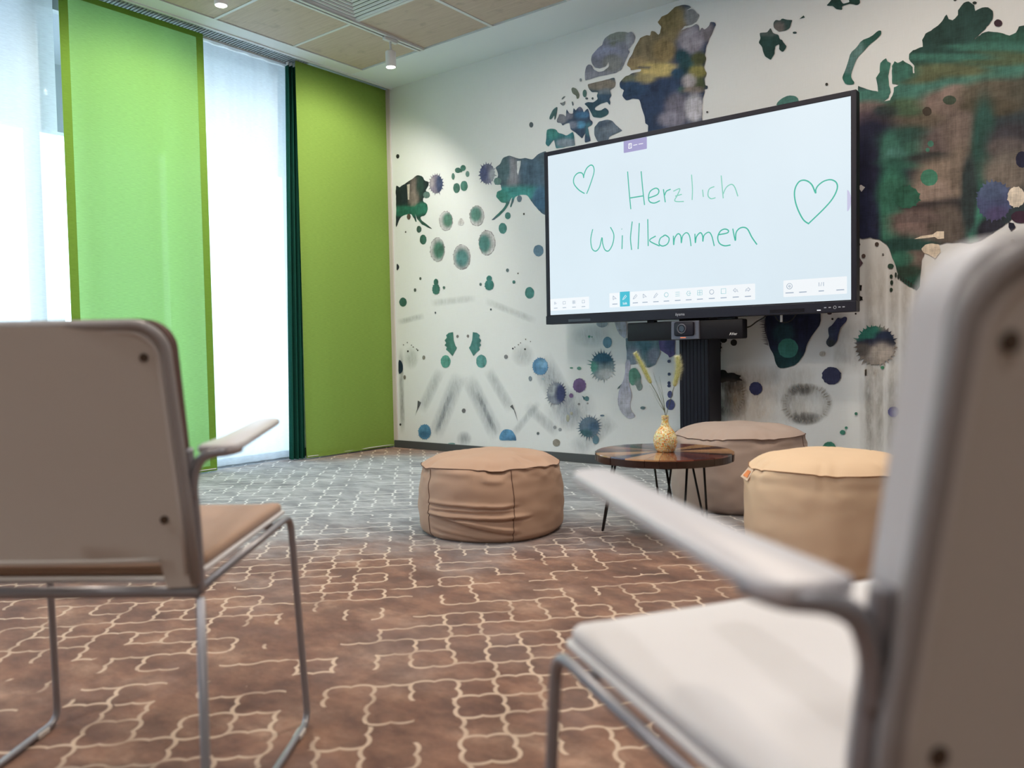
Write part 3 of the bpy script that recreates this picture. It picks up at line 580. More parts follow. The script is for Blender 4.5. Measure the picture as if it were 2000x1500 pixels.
blob([(1970, 434), (1980, 436), (1984, 444), (1975, 452), (1970, 444)], '#20243a', smooth=0)
blob([(1676, 466), (1681, 478), (1676, 486)], '#2c2a44', smooth=0); blob([(1676, 498), (1686, 514), (1676, 528)], '#5c4454', smooth=0)
for a in [(1713, 477, 4, 4, '#50443e'), (1687, 500, 4, 4, '#5c4a48'), (1740, 520, 6, 5, '#29493c'), (1741, 540, 3, 4, '#24382e'), (1742, 552, 3, 5, '#24382e'), (1741, 566, 3, 4, '#24382e'), (1725, 497, 2, 2, '#666'), (1978, 473, 5, 6, '#a39c92')]: spot(*a[:4], a[4])
blob([(1670, 556), (1684, 557), (1683, 568), (1670, 568)], '#0c0c10', smooth=0); spot(1679, 583, 6, 5, '#101014', spikes=6, amp=.4)
for k in range(9): spot(1750+k*5, 537+k*3.2, 2.2, 5, '#2a3a34')
# under the display
blob([(195, 190), (405, 190), (405, 285), (375, 350), (340, 370), (305, 367), (285, 335), (250, 350), (205, 345)], '#60828f', [(300, 240, 60, 40, '#4a7a8c'), (240, 300, 50, 60, '#7b8ba0'), (370, 300, 40, 50, '#8590a8')], 5, C7, amp=.6)
blob([(195, 320), (190, 430), (155, 500), (145, 580), (165, 640), (215, 685), (258, 665), (225, 630), (220, 590), (235, 540), (215, 470), (220, 400), (225, 320)], '#a6a9c0', [(200, 600, 50, 80, '#b4b6c8')], 5, C7)
blob([(215, 390), (235, 372), (260, 370), (290, 420), (285, 455), (300, 480), (290, 505), (270, 510), (255, 470), (235, 480), (215, 450)], '#4f8c7c', [(280, 480, 30, 40, '#7f9494')], 4, C7)
blob([(395, 190), (495, 190), (495, 290), (480, 300), (465, 308), (455, 290), (440, 285), (425, 270), (405, 262), (398, 230)], '#5e5590', [(470, 230, 40, 40, '#4a5080')], 5, C7, amp=.8)
for a in [(460, 330, 10, 10, '#4a5a7c'), (461, 408, 9, 9, '#3c4a6c'), (460, 463, 9, 11, '#3d4a74'), (460, 480, 10, 9, '#3d4a74'), (466, 532, 15, 22, '#4c558c'), (468, 594, 27, 33, '#4c568e'), (300, 614, 15, 9, '#5f7c84'), (52, 100, 34, 24, '#95a4b6')]: spot(*a[:4], a[4], C7)
blob([(120, 70), (200, 70), (200, 200), (150, 160)], '#a9b2c8', t=C7); blob([(172, 467), (160, 490), (144, 502), (150, 488)], '#56707a', t=C7, smooth=0)
spot(745, 235, 34, 66, '#141417', C7, 20, .25); spot(793, 196, 22, 22, '#18181c', C7); spot(856, 216, 20, 20, '#2c2c30', C7)
blob([(748, 395), (765, 384), (790, 380), (806, 388), (815, 400), (835, 400), (858, 402), (876, 412), (904, 418), (888, 430), (912, 446), (880, 446), (858, 458), (820, 452), (790, 462), (748, 458)], '#1b1a20', [(800, 455, 90, 16, '#4c433e')], 4, C7, amp=.8); wash(840, 470, 100, 60, '#4a423e', .7, C7)
for k in range(16):
    a = math.radians(-40+k*11); blob([(835+70*math.cos(a), 540+85*math.sin(a)), (838+72*math.cos(a+.06), 540+86*math.sin(a+.06)), (835+(92+random.random()*26)*math.cos(a), 540+(108+random.random()*20)*math.sin(a))], '#6d6258', t=C7, smooth=0)
for k in range(40):
    a = 2*math.pi*k/40; r = random.uniform(.95, 1.25); blob([(1300+125*math.cos(a), 590+98*math.sin(a)), (1300+127*math.cos(a+.05), 590+99*math.sin(a+.05)), (1300+140*r*math.cos(a), 590+112*r*math.sin(a))], '#9a958e', t=C7, smooth=0)
blob([(1040, 130), (1050, 50), (1090, 20), (1385, 20), (1387, 100), (1350, 150), (1325, 185), (1300, 230), (1290, 280), (1240, 350), (1170, 372), (1130, 372), (1110, 340), (1100, 290), (1075, 250), (1065, 200)], '#1d2846', [(1180, 320, 100, 70, '#123f46'), (1160, 160, 60, 60, '#20485a'), (1300, 120, 70, 70, '#20284c')], 5, C7)
spot(1187, 250, 62, 60, '#2b7d74', C7)
for k in range(22):
    yq = 60+k*8; blob([(1046+k*1.0, yq), (1046+k, yq+5), (1010+random.uniform(-8, 14)+k, yq+random.uniform(-6, 8))], '#50485a', t=C7, smooth=0)
blob([(1490, 62), (1508, 72), (1530, 57), (1548, 62), (1545, 85), (1520, 110), (1505, 130), (1492, 170), (1488, 205), (1465, 235), (1440, 245), (1420, 225), (1420, 205), (1438, 180), (1432, 150), (1432, 125), (1455, 110), (1470, 90)], '#343c64', [(1450, 150, 30, 30, '#3d4c6c'), (1450, 220, 30, 30, '#3c4650')], 5, C7)
sp = []
rr = random.Random(3)
for k in range(120):
    a = 2*math.pi*k/120; r = 1+rr.uniform(-.05, .03)
    if k % 4 == 2: r += rr.uniform(.05, .26)
    sp.append((1722+118*r*math.cos(a), 232+116*r*math.sin(a)))
blob(sp, '#8a827c', [(1665, 155, 95, 68, '#167466'), (1790, 190, 80, 50, '#22304c'), (1720, 215, 130, 22, '#2a3048'), (1640, 260, 60, 40, '#5c5654'), (1760, 280, 70, 60, '#a39a92')], 5, C7, smooth=0)
for a in [(990, 495, 40, 40, '#2f3460'), (1452, 418, 58, 55, '#32385c'), (1830, 638, 34, 32, '#504f8c'), (1438, 860, 42, 40, '#2f8874')]: spot(*a[:4], a[4], C7, 12, .06)
for a in [(1602, 649, 9, 9, '#2f7a66'), (1542, 735, 9, 8, '#2f8070'), (1520, 763, 17, 14, '#2f8070'), (1089, 720, 9, 9, '#50504c'), (1206, 750, 11, 11, '#8a8c88'), (1395, 285, 17, 16, '#b5b0a8'), (1763, 368, 11, 10, '#2f8060'), (1458, 72, 7, 7, '#2a2a30'), (1600, 40, 6, 6, '#2a2a30'), (1440, 38, 14, 8, '#3a2a38'), (1690, 880, 14, 10, '#58585a')]: spot(*a[:4], a[4], C7)
def mural_obj(name, V, F, Cc, mat):
    m = bpy.data.meshes.new(name); m.from_pydata(V, [], F); ca = m.color_attributes.new('Col', 'FLOAT_COLOR', 'POINT')
    ca.data.foreach_set('color', np.array(Cc, dtype='f').ravel()); m.materials.append(MAT[mat])
    # all faces look into the room
    if m.polygons:
        bm = bmesh.new(); bm.from_mesh(m)
        fl = [f for f in bm.faces if f.normal.y > 0]
        bmesh.ops.reverse_faces(bm, faces=fl); bm.to_mesh(m); bm.free()
    o = bpy.data.objects.new(name, m); COL.objects.link(o); o.parent = wb; o['kind'] = 'stuff'; return o
mural_obj('mural_print', verts_i, faces_i, cols_i, 'ink')
mural_obj('mural_wash', verts_w, faces_w, cols_w, 'wash')
# ------------------------------------------------------------------ curtains
def panel(y0, y1, x, z0, z1, wav, ny=40, nz=30, hemy=0, hemz=0, seed=0, lean=0.0):
    """hanging cloth as a thin wavy sheet with thickness"""
    bm = bmesh.new(); g = []
    for i in range(ny+1):
        row = []
        for j in range(nz+1):
            y = y0+(y1-y0)*i/ny; z = z0+(z1-z0)*j/nz
            k = (z1-z)/(z1-z0)
            xx = x+wav*(math.sin(y*9+seed)+.5*math.sin(y*23+seed*2))*(.3+k)+lean*k
            row.append(bm.verts.new((xx, y, z)))
        g.append(row)
    for i in range(ny):
        for j in range(nz): bm.faces.new((g[i][j], g[i+1][j], g[i+1][j+1], g[i][j+1]))
    r = bmesh.ops.extrude_face_region(bm, geom=bm.faces[:]); nv = [v for v in r['geom'] if isinstance(v, bmesh.types.BMVert)]
    bmesh.ops.translate(bm, vec=(.0015, 0, 0), verts=nv)
    return bm
def sheet(pts_of, na, nb):
    bm = bmesh.new(); g = [[bm.verts.new(pts_of(i/na, j/nb)) for j in range(nb+1)] for i in range(na+1)]
    for i in range(na):
        for j in range(nb): bm.faces.new((g[i][j], g[i+1][j], g[i+1][j+1], g[i][j+1]))
    return bm
def panel_curtain(name, label, x, y0, y1, z0, z1, mat, hemmat, hems, seed):
    t = thing(name, label, 'curtain', (x, (y0+y1)/2, 0))
    yc = (y0+y1)/2
    wv = lambda y, z: .003*math.sin(y*7+seed)*(1.2-z/z1)+.002*math.sin(y*19+seed*3)*(1.1-z/z1)
    obj('cloth', sheet(lambda a, b: (wv(y0+(y1-y0)*a, z0+(z1-z0)*b), y0-yc+(y1-y0)*a, z0+(z1-z0)*b), 24, 24), mat, t, True)
    hs, ht, hb = hems
    def strip(a0, a1, b0, b1, nm):
        obj(nm, sheet(lambda a, b: (.0025+wv(a0+(a1-a0)*a, b0+(b1-b0)*b), a0-yc+(a1-a0)*a, b0+(b1-b0)*b), 4 if nm == 'side_hem' else 24, 24 if nm == 'side_hem' else 2), hemmat, t, True)
    if hs:
        strip(y0, y0+hs, z0, z1, 'side_hem'); strip(y1-hs, y1, z0, z1, 'side_hem')
    strip(y0+hs, y1-hs, z1-ht, z1, 'top_hem'); strip(y0+hs, y1-hs, z0, z0+hb, 'weight_hem')
    obj('weight_bar', T([(.0, y0-yc+.01, z0+.012), (.0, y1-yc-.01, z0+.012)], .0035, seg=8), 'alu', t)
    return t
panel_curtain('panel_curtain', 'bright green backlit panel curtain with darker hems between the white sheers', -5.035, 2.205, 3.135, .012, 2.985, 'green', 'green_hem', (.052, .035, .035), 1.0)
panel_curtain('panel_curtain', 'olive green panel curtain hanging in the corner beside the mural', -4.995, 3.865, 4.782, .012, 2.995, 'green_olive', 'green_olive', (0, .02, .04), 4.0)
# folded dark stack
def stack():
    t = thing('folded_curtain', 'narrow dark green folded curtain gathered beside the olive panel', 'curtain', (-5.062, 3.875, 0))
    bm = bmesh.new()
    prof = [(-.035, -.045), (.03, -.055), (.038, -.045), (-.02, -.028), (-.025, -.018), (.045, -.018), (.05, -.008), (-.02, .008), (-.02, .018), (.05, .02), (.055, .03), (-.02, .045), (.03, .062)]
    n = 14; rows = []
    P = smooth_path([(a, b, 0) for a, b in prof], 3)
    for j in range(n+1):
        k = j/n; z = .01+(2.955)*k; s = 1.0-.22*k
        rows.append([bm.verts.new((p.x*s*.8, p.y*s-(.055*(1-k)), z)) for p in P])
    for j in range(n):
        for i in range(len(P)-1): bm.faces.new((rows[j][i], rows[j][i+1], rows[j+1][i+1], rows[j+1][i]))
    obj('pleated_cloth', bm, 'teal', t, True)
    for q in (-.03, 0, .03):
        obj('curtain_glider', B((-.012, q-.004, 2.945), (.012, q+.004, 2.995), .001), 'logowhite', t)
stack()
# sheers
def sheer(label, y0, y1, x, amp, freq, seed):
    t = thing('sheer_curtain', label, 'curtain', (x, (y0+y1)/2, 0)); yc = (y0+y1)/2; W = y1-y0
    obj('voile', sheet(lambda a, b: (amp*math.sin(a*W*freq+seed+.6*math.sin(a*W*3)), y0-yc+W*a, .02+2.96*b), int(W*70), 2), 'sheer', t, True)
    obj('bottom_hem', sheet(lambda a, b: (amp*math.sin(a*W*freq+seed+.6*math.sin(a*W*3))+.002, y0-yc+W*a, .02+.05*b), int(W*70), 1), 'sheer', t, True)
sheer('white sheer curtain between the bright green panel and the folded curtain', 2.9, 3.905, -5.145, .008, 42, 0)
sheer('white sheer curtain left of the bright green panel', 1.0, 2.22, -5.15, .012, 20, 1)
sheer('white sheer curtain panel behind the bright green panel curtain', 2.28, 2.86, -5.15, .01, 25, 2)
sheer('white sheer curtain at the far left edge, mostly outside the frame', -2.5, .96, -5.14, .02, 22, 3)
# pull cord beside the sheer
t = thing('curtain_pull_rod', 'thin dark pull rod hanging beside the folded curtain', 'curtain rod', (-5.118, 3.893, 0))
obj('rod', T([(0, 0, 1.48), (0, 0, 2.93)], .0045, seg=8), 'camgrey', t); obj('rod_hook', B((-.008, -.008, 2.92), (.008, .008, 2.98), .002), 'alu', t)
# ------------------------------------------------------------------ ceiling equipment
t = thing('ceiling_air_diffuser', 'square white ceiling diffuser with concentric slanted louvres', 'air vent', (-3.825, 3.3875, ZC))
h = .295
for k in range(8):
    a = h-k*.036; z0 = .001+k*.002
    bm = bmesh.new(); lv = [[bm.verts.new((sx*q, sy*q, z)) for sx, sy in ((-1, -1), (1, -1), (1, 1), (-1, 1))] for q, z in ((a, z0+.003), (a-.001, z0), (a-.011, z0), (a-.019, z0+.009))]
    for p, q in zip(lv, lv[1:]):
        for i in range(4):
            j = (i+1) % 4; bm.faces.new((p[i], p[j], q[j], q[i]))
    obj('louvre', bm, 'alu', t)
obj('louvre_shade', B((-h, -h, .0295), (h, h, .031)), 'slot', t)  # dark plate standing in for the shade between the louvres
bm = bmesh.new()
for s in (-1, 1):
    box(bm, (s*h, -h-.022, -.002), (s*(h+.022), h+.022, .004)); box(bm, (-h, s*h, -.002), (h, s*(h+.022), .004))
obj('frame', bm, 'alu', t)
t = thing('lighting_track', 'white ceiling track with a dark slot running toward the mural', 'light track', (-4.14, 2.5, ZC))
bm = bmesh.new(); box(bm, (-.028, -2.3, -.012), (-.008, 1.83, .01)); box(bm, (.008, -2.3, -.012), (.028, 1.83, .01)); box(bm, (-.01, 1.82, -.012), (.01, 1.83, .01)); obj('rail', bm, 'alu', t)
obj('slot', B((-.008, -2.3, -.004), (.008, 1.82, .006)), 'slot', t)
def spotlamp(y, label, e, aim):
    t = thing('track_spotlight', label, 'spotlight', (-4.14, y, ZC), group=None)
    obj('adapter', B((-.016, -.06, -.034), (.016, .06, -.012), .004), 'alu', t)
    obj('stem', T(round_path([(0, 0, -.03), (0, 0, -.05), (.004, 0, -.10)], .01), .008, seg=10), 'alu', t)
    bm = bmesh.new(); lathe(bm, [(0, -.10), (.033, -.10), (.037, -.104), (.037, -.205), (.033, -.208), (.031, -.20), (0, -.20)], 32); obj('lamp_head', bm, 'alu', t, auto=40)
    bm = bmesh.new(); lathe(bm, [(0, -.2015), (.030, -.2015), (.030, -.204), (0, -.204)], 24); obj('lamp_lens', bm, 'lampglow', t)
    lamp('spot_beam', 'SPOT', (-4.14, y, ZC-.215), aim, e, (1, .93, .80), spot_size=math.radians(140), spot_blend=.6, shadow_soft_size=.03)
spotlamp(4.02, 'lit white cylindrical track spotlight near the mural wall', 60, (0, math.radians(34), 0))
spotlamp(2.70, 'white track spotlight at the top edge above the green panel', 75, (0, math.radians(34), 0))
# ------------------------------------------------------------------ display on its column
DY = 4.40
D = thing('interactive_display', 'large wall-side touch display showing a handwritten green welcome', 'screen', (-2.1335, DY, 0))
X0, X1, Z0, Z1 = -3.113-(-2.1335), -1.152-(-2.1335), .97, 2.103
def dxy(x, y):    # point of the photo on the screen plane, in display space
    p = on(1, DY, x, y); return p[0]+2.1335, p[2]
bm = bmesh.new(); box(bm, (X0, .012, Z0), (X1, .06, Z1), .004); obj('casing', bm, 'black', D)
obj('rear_housing', B((X0+.25, .06, Z0+.15), (X1-.25, .082, Z1-.25), .006), 'black', D)
bz = .028
sx0, sx1, sz0, sz1 = X0+bz, X1-bz, Z0+.062, Z1-bz
for nm, a, b in (('bezel_left', (X0, -.004, Z0+.055), (sx0, .014, Z1)), ('bezel_right', (sx1, -.004, Z0+.055), (X1, .014, Z1)), ('bezel_top', (sx0, -.004, sz1), (sx1, .014, Z1)), ('bezel_bottom', (X0, -.012, Z0), (X1, .02, sz0-.006))):
    obj('bezel', B(a, b, .003), 'bezel', D)
obj('bezel_lip', B((X0+.005, -.002, sz0-.012), (X1-.005, .012, sz0), .001), 'black', D)
SC = obj('screen', B((sx0, .002, sz0), (sx1, .01, sz1)), 'screen', D)
def sbox(nm, x0, z0, x1, z1, mat, d=.001, r=.004, base=.002):
    bm = bmesh.new(); pts = [(x, base, z) for x, z in rrect(min(x0, x1), max(x0, x1), min(z0, z1), max(z0, z1), min(r, abs(x1-x0)*.45, abs(z1-z0)*.45), 3)]
    extrude_poly(bm, pts, (0, -d, 0)); return obj(nm, bm, mat, SC)
def pen(strokes, mat, wid, t, nm):
    ox, oy, s = t
    bm = bmesh.new()
    for st in strokes:
        P = [dxy(ox+x/s, oy+y/s) for x, y in st]; P = [Vector((x, .0012, z)) for x, z in P]
        if len(P) == 1: P.append(P[0]+Vector((.002, 0, .008)))
        P = smooth_path(P, 6) if len(P) > 2 else P
        tube(bm, P, wid, seg=6, flat=1)
    bmesh.ops.scale(bm, vec=(1, .12, 1), space=Matrix.Translation((0, -.0012, 0)), verts=bm.verts)
    o = obj(nm, bm, mat, SC); return o
TA, TB = (1060, 200, 3.333), (1360, 150, 3)
pen([[(552, 450), (562, 580), (573, 695)], [(640, 448), (650, 560), (662, 668)], [(568, 622), (655, 608)], [(690, 622), (745, 600), (755, 572), (735, 558), (700, 578), (688, 615), (695, 645), (725, 655), (762, 640)], [(785, 565), (797, 650)], [(793, 605), (805, 578), (832, 565)]], 'pen', .0036, TA, 'pen_writing')
pen([[(850, 578), (892, 562), (875, 605), (860, 642), (918, 645)], [(862, 610), (905, 598)], [(968, 470), (974, 560), (972, 635)], [(1040, 568), (1045, 615)]], 'penlight', .0031, TA, 'pen_writing')
pen([[(105, 643), (75, 658), (68, 695), (85, 714), (112, 708)], [(145, 578), (157, 712)], [(155, 690), (175, 648), (205, 630), (225, 648), (243, 700)]], 'penlight', .0031, TB, 'pen_writing')
pen([[(325, 825), (312, 890), (320, 950), (345, 968), (370, 940), (385, 880), (390, 920), (405, 960), (430, 965), (455, 920), (462, 860), (440, 812)], [(518, 865), (515, 955)], [(513, 823), (515, 826)], [(582, 775), (571, 880), (578, 960)], [(628, 785), (620, 955)], [(683, 760), (686, 935)], [(735, 870), (695, 900), (760, 935)],
     [(790, 868), (765, 885), (757, 920), (780, 935), (812, 920), (822, 885), (800, 865), (785, 868)], [(850, 868), (852, 928), (858, 885), (880, 855), (898, 870), (902, 915), (910, 870), (935, 848), (955, 870), (965, 935)], [(990, 855), (993, 915), (1000, 875), (1025, 848), (1040, 868), (1042, 905), (1050, 865), (1080, 845), (1100, 870), (1116, 935)]], 'pen', .0036, TA, 'pen_writing')
pen([[(130, 925), (180, 915), (187, 900), (165, 892), (140, 905), (125, 940), (135, 975), (165, 990), (200, 985)], [(213, 890), (228, 960), (232, 915), (250, 890), (275, 882), (300, 893), (325, 940), (355, 983)]], 'pen', .0036, TB, 'pen_writing')
pen([[(285, 595), (305, 545), (332, 460), (330, 420), (312, 408), (285, 430), (268, 470), (266, 490), (262, 470), (250, 458), (225, 462), (203, 490), (203, 530), (235, 570), (272, 593)]], 'pen', .0038, TA, 'pen_heart')
pen([[(660, 862), (625, 835), (590, 765), (575, 700), (580, 650), (605, 612), (640, 607), (675, 630), (698, 680), (700, 660), (715, 635), (750, 610), (790, 603), (820, 620), (825, 655), (800, 710), (750, 770), (655, 862)]], 'pen', .0040, TB, 'pen_heart')
# interface strips
a = dxy(1218, 290); b = dxy(1263, 270); sbox('title_tab', a[0], sz1-.072, b[0], sz1-.001, 'tab')
cx = (a[0]*.72+b[0]*.28); sbox('tab_icon', cx-.012, sz1-.052, cx+.012, sz1-.02, 'iconwhite', .0016); sbox('tab_icon', cx-.008, sz1-.047, cx+.008, sz1-.025, 'tab', .002); sbox('tab_icon', cx-.002, sz1-.042, cx+.002, sz1-.02, 'iconwhite', .0024)
sbox('tab_text', cx+.022, sz1-.038, cx+.05, sz1-.034, 'iconwhite', .0016); sbox('tab_text', cx+.058, sz1-.038, cx+.09, sz1-.034, 'iconwhite', .0016)
TC = (1060, 560, 4.762)
def cc(x, y): return dxy(TC[0]+x/TC[2], TC[1]+y/TC[2])
zt0, zt1 = sz0+.028, sz0+.118
l = cc(70, 160)[0]; r_ = cc(430, 160)[0]; sbox('toolbar', l, zt0, r_, zt1-.012, 'toolbar')
l = cc(620, 150)[0]; r_ = cc(1975, 120)[0]; sbox('toolbar', l, zt0, r_, zt1, 'toolbar')
l = dxy(1530, 580)[0]; r_ = dxy(1654, 570)[0]; sbox('toolbar', l, zt0+.005, r_, zt1+.005, 'toolbar')
l = cc(718, 150)[0]; r_ = cc(810, 150)[0]; sbox('active_tool', l, zt0+.002, r_, zt1+.004, 'cyan', .0015, .001)
def ring(cx, cz, r, mat, n=16, w=.0018, base=.0):
    bm = bmesh.new(); tube(bm, [(cx+r*math.cos(2*math.pi*k/n), base, cz+r*math.sin(2*math.pi*k/n)) for k in range(n)], w, seg=4, closed=True)
    bmesh.ops.scale(bm, vec=(1, .3, 1), space=Matrix.Translation((0, -base, 0)), verts=bm.verts); return obj('tool_icon', bm, mat, SC)
def glyph(kind, cx, cz, mat, s=.014):
    bm = bmesh.new(); L = {'box': [[(-1, -1), (1, -1), (1, 1), (-1, 1), (-1, -1)]], 'lines': [[(-1, .8), (1, .8)], [(-1, 0), (1, 0)], [(-1, -.8), (1, -.8)]], 'pen': [[(-1, -1), (-.6, -.2), (.5, 1), (1, .5), (-.2, -.7), (-1, -1)]],
       'undo': [[(-1, .1), (-.1, .9), (-.1, .4), (.6, .3), (1, -.7), (.3, -.2), (-.1, -.2), (-.1, -.7), (-1, .1)]], 'redo': [[(1, .1), (.1, .9), (.1, .4), (-.6, .3), (-1, -.7), (-.3, -.2), (.1, -.2), (.1, -.7), (1, .1)]], 'grid': [[(-1, -1), (1, -1), (1, 1), (-1, 1), (-1, -1)], [(0, -1), (0, 1)], [(-1, 0), (1, 0)]],
       'cursor': [[(-.8, 1), (-.8, -.8), (-.2, -.3), (.8, -.4), (-.8, 1)]], 'arc': [[(.8, .8), (-.4, .9), (-.9, 0), (-.3, -.9), (.8, -.8)], [(-.2, 0), (1, 0)], [(.5, .4), (1, 0), (.5, -.4)]]}[kind]
    for st in L: tube(bm, [(cx+x*s, -.0002, cz+z*s) for x, z in st], .0016, seg=4)
    return obj('tool_icon', bm, mat, SC)
ks = ['cursor', 'pen', 'pen', 'cursor', 'pen', None, 'lines', 'arc', 'grid', None, 'box', 'undo', 'redo']
for i, px in enumerate((670, 762, 860, 950, 1052, 1150, 1255, 1357, 1462, 1572, 1682, 1795, 1908)):
    x = cc(px, 120)[0]; mt = 'iconwhite' if i == 1 else ('iconteal' if i in (5, 6, 7, 8, 10) else 'icon')
    if ks[i]: glyph(ks[i], x, zt0+.058, mt)
    else: ring(x, zt0+.058, .013, mt)
    if i != 1: sbox('tool_caption', x-.018, zt0+.018, x+.018, zt0+.023, 'icon', .0014, .001)
for i, px in enumerate((120, 200, 290, 378)):
    x = cc(px, 160)[0]; glyph(('cursor', 'box', 'grid', 'box')[i], x, zt0+.048, 'icon', .009); sbox('tool_caption', x-.014, zt0+.014, x+.014, zt0+.018, 'icon', .0014, .001)
x = dxy(1542, 568)[0]; ring(x, zt0+.062, .015, 'icon'); glyph('arc', x, zt0+.062, 'icon', .006)
for px, wd in ((1542, .022), (1568, .02), (1604, .014), (1641, .02)):
    x = dxy(px, 570)[0]; sbox('tool_caption', x-wd, zt0+.024, x+wd, zt0+.029, 'icon', .0014, .001)
def text(nm, s, size, loc, mat, parent, rz=0, d=.0006):
    cu = bpy.data.curves.new(nm, 'FONT'); cu.body = s; cu.size = size; cu.extrude = d; cu.align_x = 'CENTER'; cu.resolution_u = 3
    tmp = bpy.data.objects.new(nm, cu); COL.objects.link(tmp); bpy.context.view_layer.update()
    me = bpy.data.meshes.new_from_object(tmp.evaluated_get(bpy.context.evaluated_depsgraph_get())); bpy.data.objects.remove(tmp)
    me.transform(Matrix.Rotation(math.pi/2, 4, 'X')); me.materials.clear(); me.materials.append(MAT[mat])
    o = bpy.data.objects.new(nm, me); COL.objects.link(o); o.location = loc; o.rotation_euler = (0, 0, rz); o.parent = parent; return o
text('page_counter', '1/1', .03, (dxy(1604, 562)[0], .0008, zt0+.052), 'icon', SC)
text('tool_text', 'Stift', .02, (cc(764, 150)[0], .0002, zt0+.014), 'iconwhite', SC)
bm = bmesh.new(); extrude_poly(bm, [(sx1-.018+.02*(1-math.cos(a)), .002, (dxy(1670, 390)[1])+.055*math.sin(a)) for a in [math.radians(-88+k*16) for k in range(12)]], (0, -.001, 0)); bmesh.ops.scale(bm, vec=(-1, 1, 1), space=Matrix.Translation((-(sx1-.009), 0, 0)), verts=bm.verts); obj('edge_handle', bm, 'screenedge', SC)
text('maker_logo', 'iiyama', .024, (dxy(1330, 620)[0], -.0128, Z0+.02), 'logo', D)
obj('speaker_grille', B((dxy(1130, 630)[0]-.07, -.0135, Z0+.010), (dxy(1130, 630)[0]+.10, -.011, Z0+.028), .001), 'glossblack', D)
obj('speaker_grille', B((dxy(1540, 620)[0]-.10, -.0135, Z0+.010), (dxy(1540, 620)[0]+.09, -.011, Z0+.028), .001), 'glossblack', D)
obj('status_light', B((dxy(1600, 609)[0]-.008, -.0135, Z0+.012), (dxy(1600, 609)[0]+.012, -.011, Z0+.017), .001), 'iconwhite', D)
for i, px in enumerate((1613, 1622, 1632, 1641, 1649)):
    x = dxy(px, 605)[0]; cz = Z0+.026
    if i == 2: bm = bmesh.new(); tube(bm, [(x+.007*math.cos(2*math.pi*k/16), -.013, cz+.007*math.sin(2*math.pi*k/16)) for k in range(16)], .0013, seg=5, closed=True); obj('button', bm, 'logo', D)
    else: obj('button', B((x-.006, -.0135, cz-.002), (x+.006, -.0115, cz+.003), .0008), 'logo', D)
# column
t = thing('display_column', 'dark grooved aluminium column carrying the display in front of the mural', 'stand', (-2.10, 4.56, 0))
px0, px1 = -.105, .085
obj('base_plate', B((-.12, -.07, 0), (.10, .14, .012), .004), 'column', t)
obj('body', B((px0, -.055, .012), (px1, .12, 1.85), .004), 'column', t)
for k, xx in enumerate((-.103, -.078, -.052, -.018, -.012, .018, .045, .068)):
    obj('rib', B((px0+.001+k*.0235, -.0585, .02), (px0+.0215+k*.0235, -.054, 1.84), .001), 'column', t)
obj('mount_plate', B((-.35, -.073, 1.25), (.33, -.060, 1.75), .004), 'black', t)
# conference bar
t = thing('conference_bar', 'black conference camera bar mounted under the display', 'camera', (-2.136, DY, 0))
cb0, cb1 = -2.508+2.136, -1.764+2.136
obj('body', B((cb0, .0, .846), (cb1, .075, .958), .009), 'black', t, auto=40)
obj('hanger', B((cb0+.13, .02, .955), (cb0+.18, .06, .969), .002), 'black', t); obj('hanger', B((cb1-.16, .02, .955), (cb1-.05, .06, .969), .002), 'black', t)
obj('camera_housing', B((-.065, -.012, .848), (.115, .01, .957), .004), 'camgrey', t)
ch = obj('camera_module', B((-.04, -.028, .868), (.085, -.01, .952), .012), 'bezel', t, auto=40)
bm = bmesh.new(); tube(bm, [(.012+.026*math.cos(2*math.pi*k/24), -.03, .911+.026*math.sin(2*math.pi*k/24)) for k in range(24)], .004, seg=8, closed=True); obj('lens_ring', bm, 'camgrey', t, True)
bm = bmesh.new(); cyl(bm, (.012, -.029, .911), .018, .006, 'Y', 24); obj('lens', bm, 'lens', t)
obj('indicator_light', B((-.005, -.0145, .857), (.03, -.011, .861), .001), 'led', t)
text('maker_logo', 'AVer', .022, (cb1-.055, -.001, .866), 'logowhite', t)
# cables
t = thing('cable', 'loose black cable hanging behind the lower right of the display', 'cable', (-1.6, 4.45, 0))
def cp(x, y, d=4.47): p = on(1, d, x, y); return (p[0]+1.6, d-4.45, p[2])
obj('lead', T(smooth_path([cp(1446, 640), cp(1464, 638), cp(1478, 628), cp(1492, 620), cp(1500, 612), cp(1502, 600)], 5), .004, seg=8), 'cable', t, True)
obj('lead', T(smooth_path([cp(1510, 608), cp(1518, 624), cp(1530, 630), cp(1545, 626), cp(1556, 612)], 5), .003, seg=8), 'cable', t, True)
q = cp(1526, 622); obj('plug', B((q[0]-.006, q[1]-.004, q[2]-.02), (q[0]+.006, q[1]+.006, q[2]+.03), .002), 'plug', t)
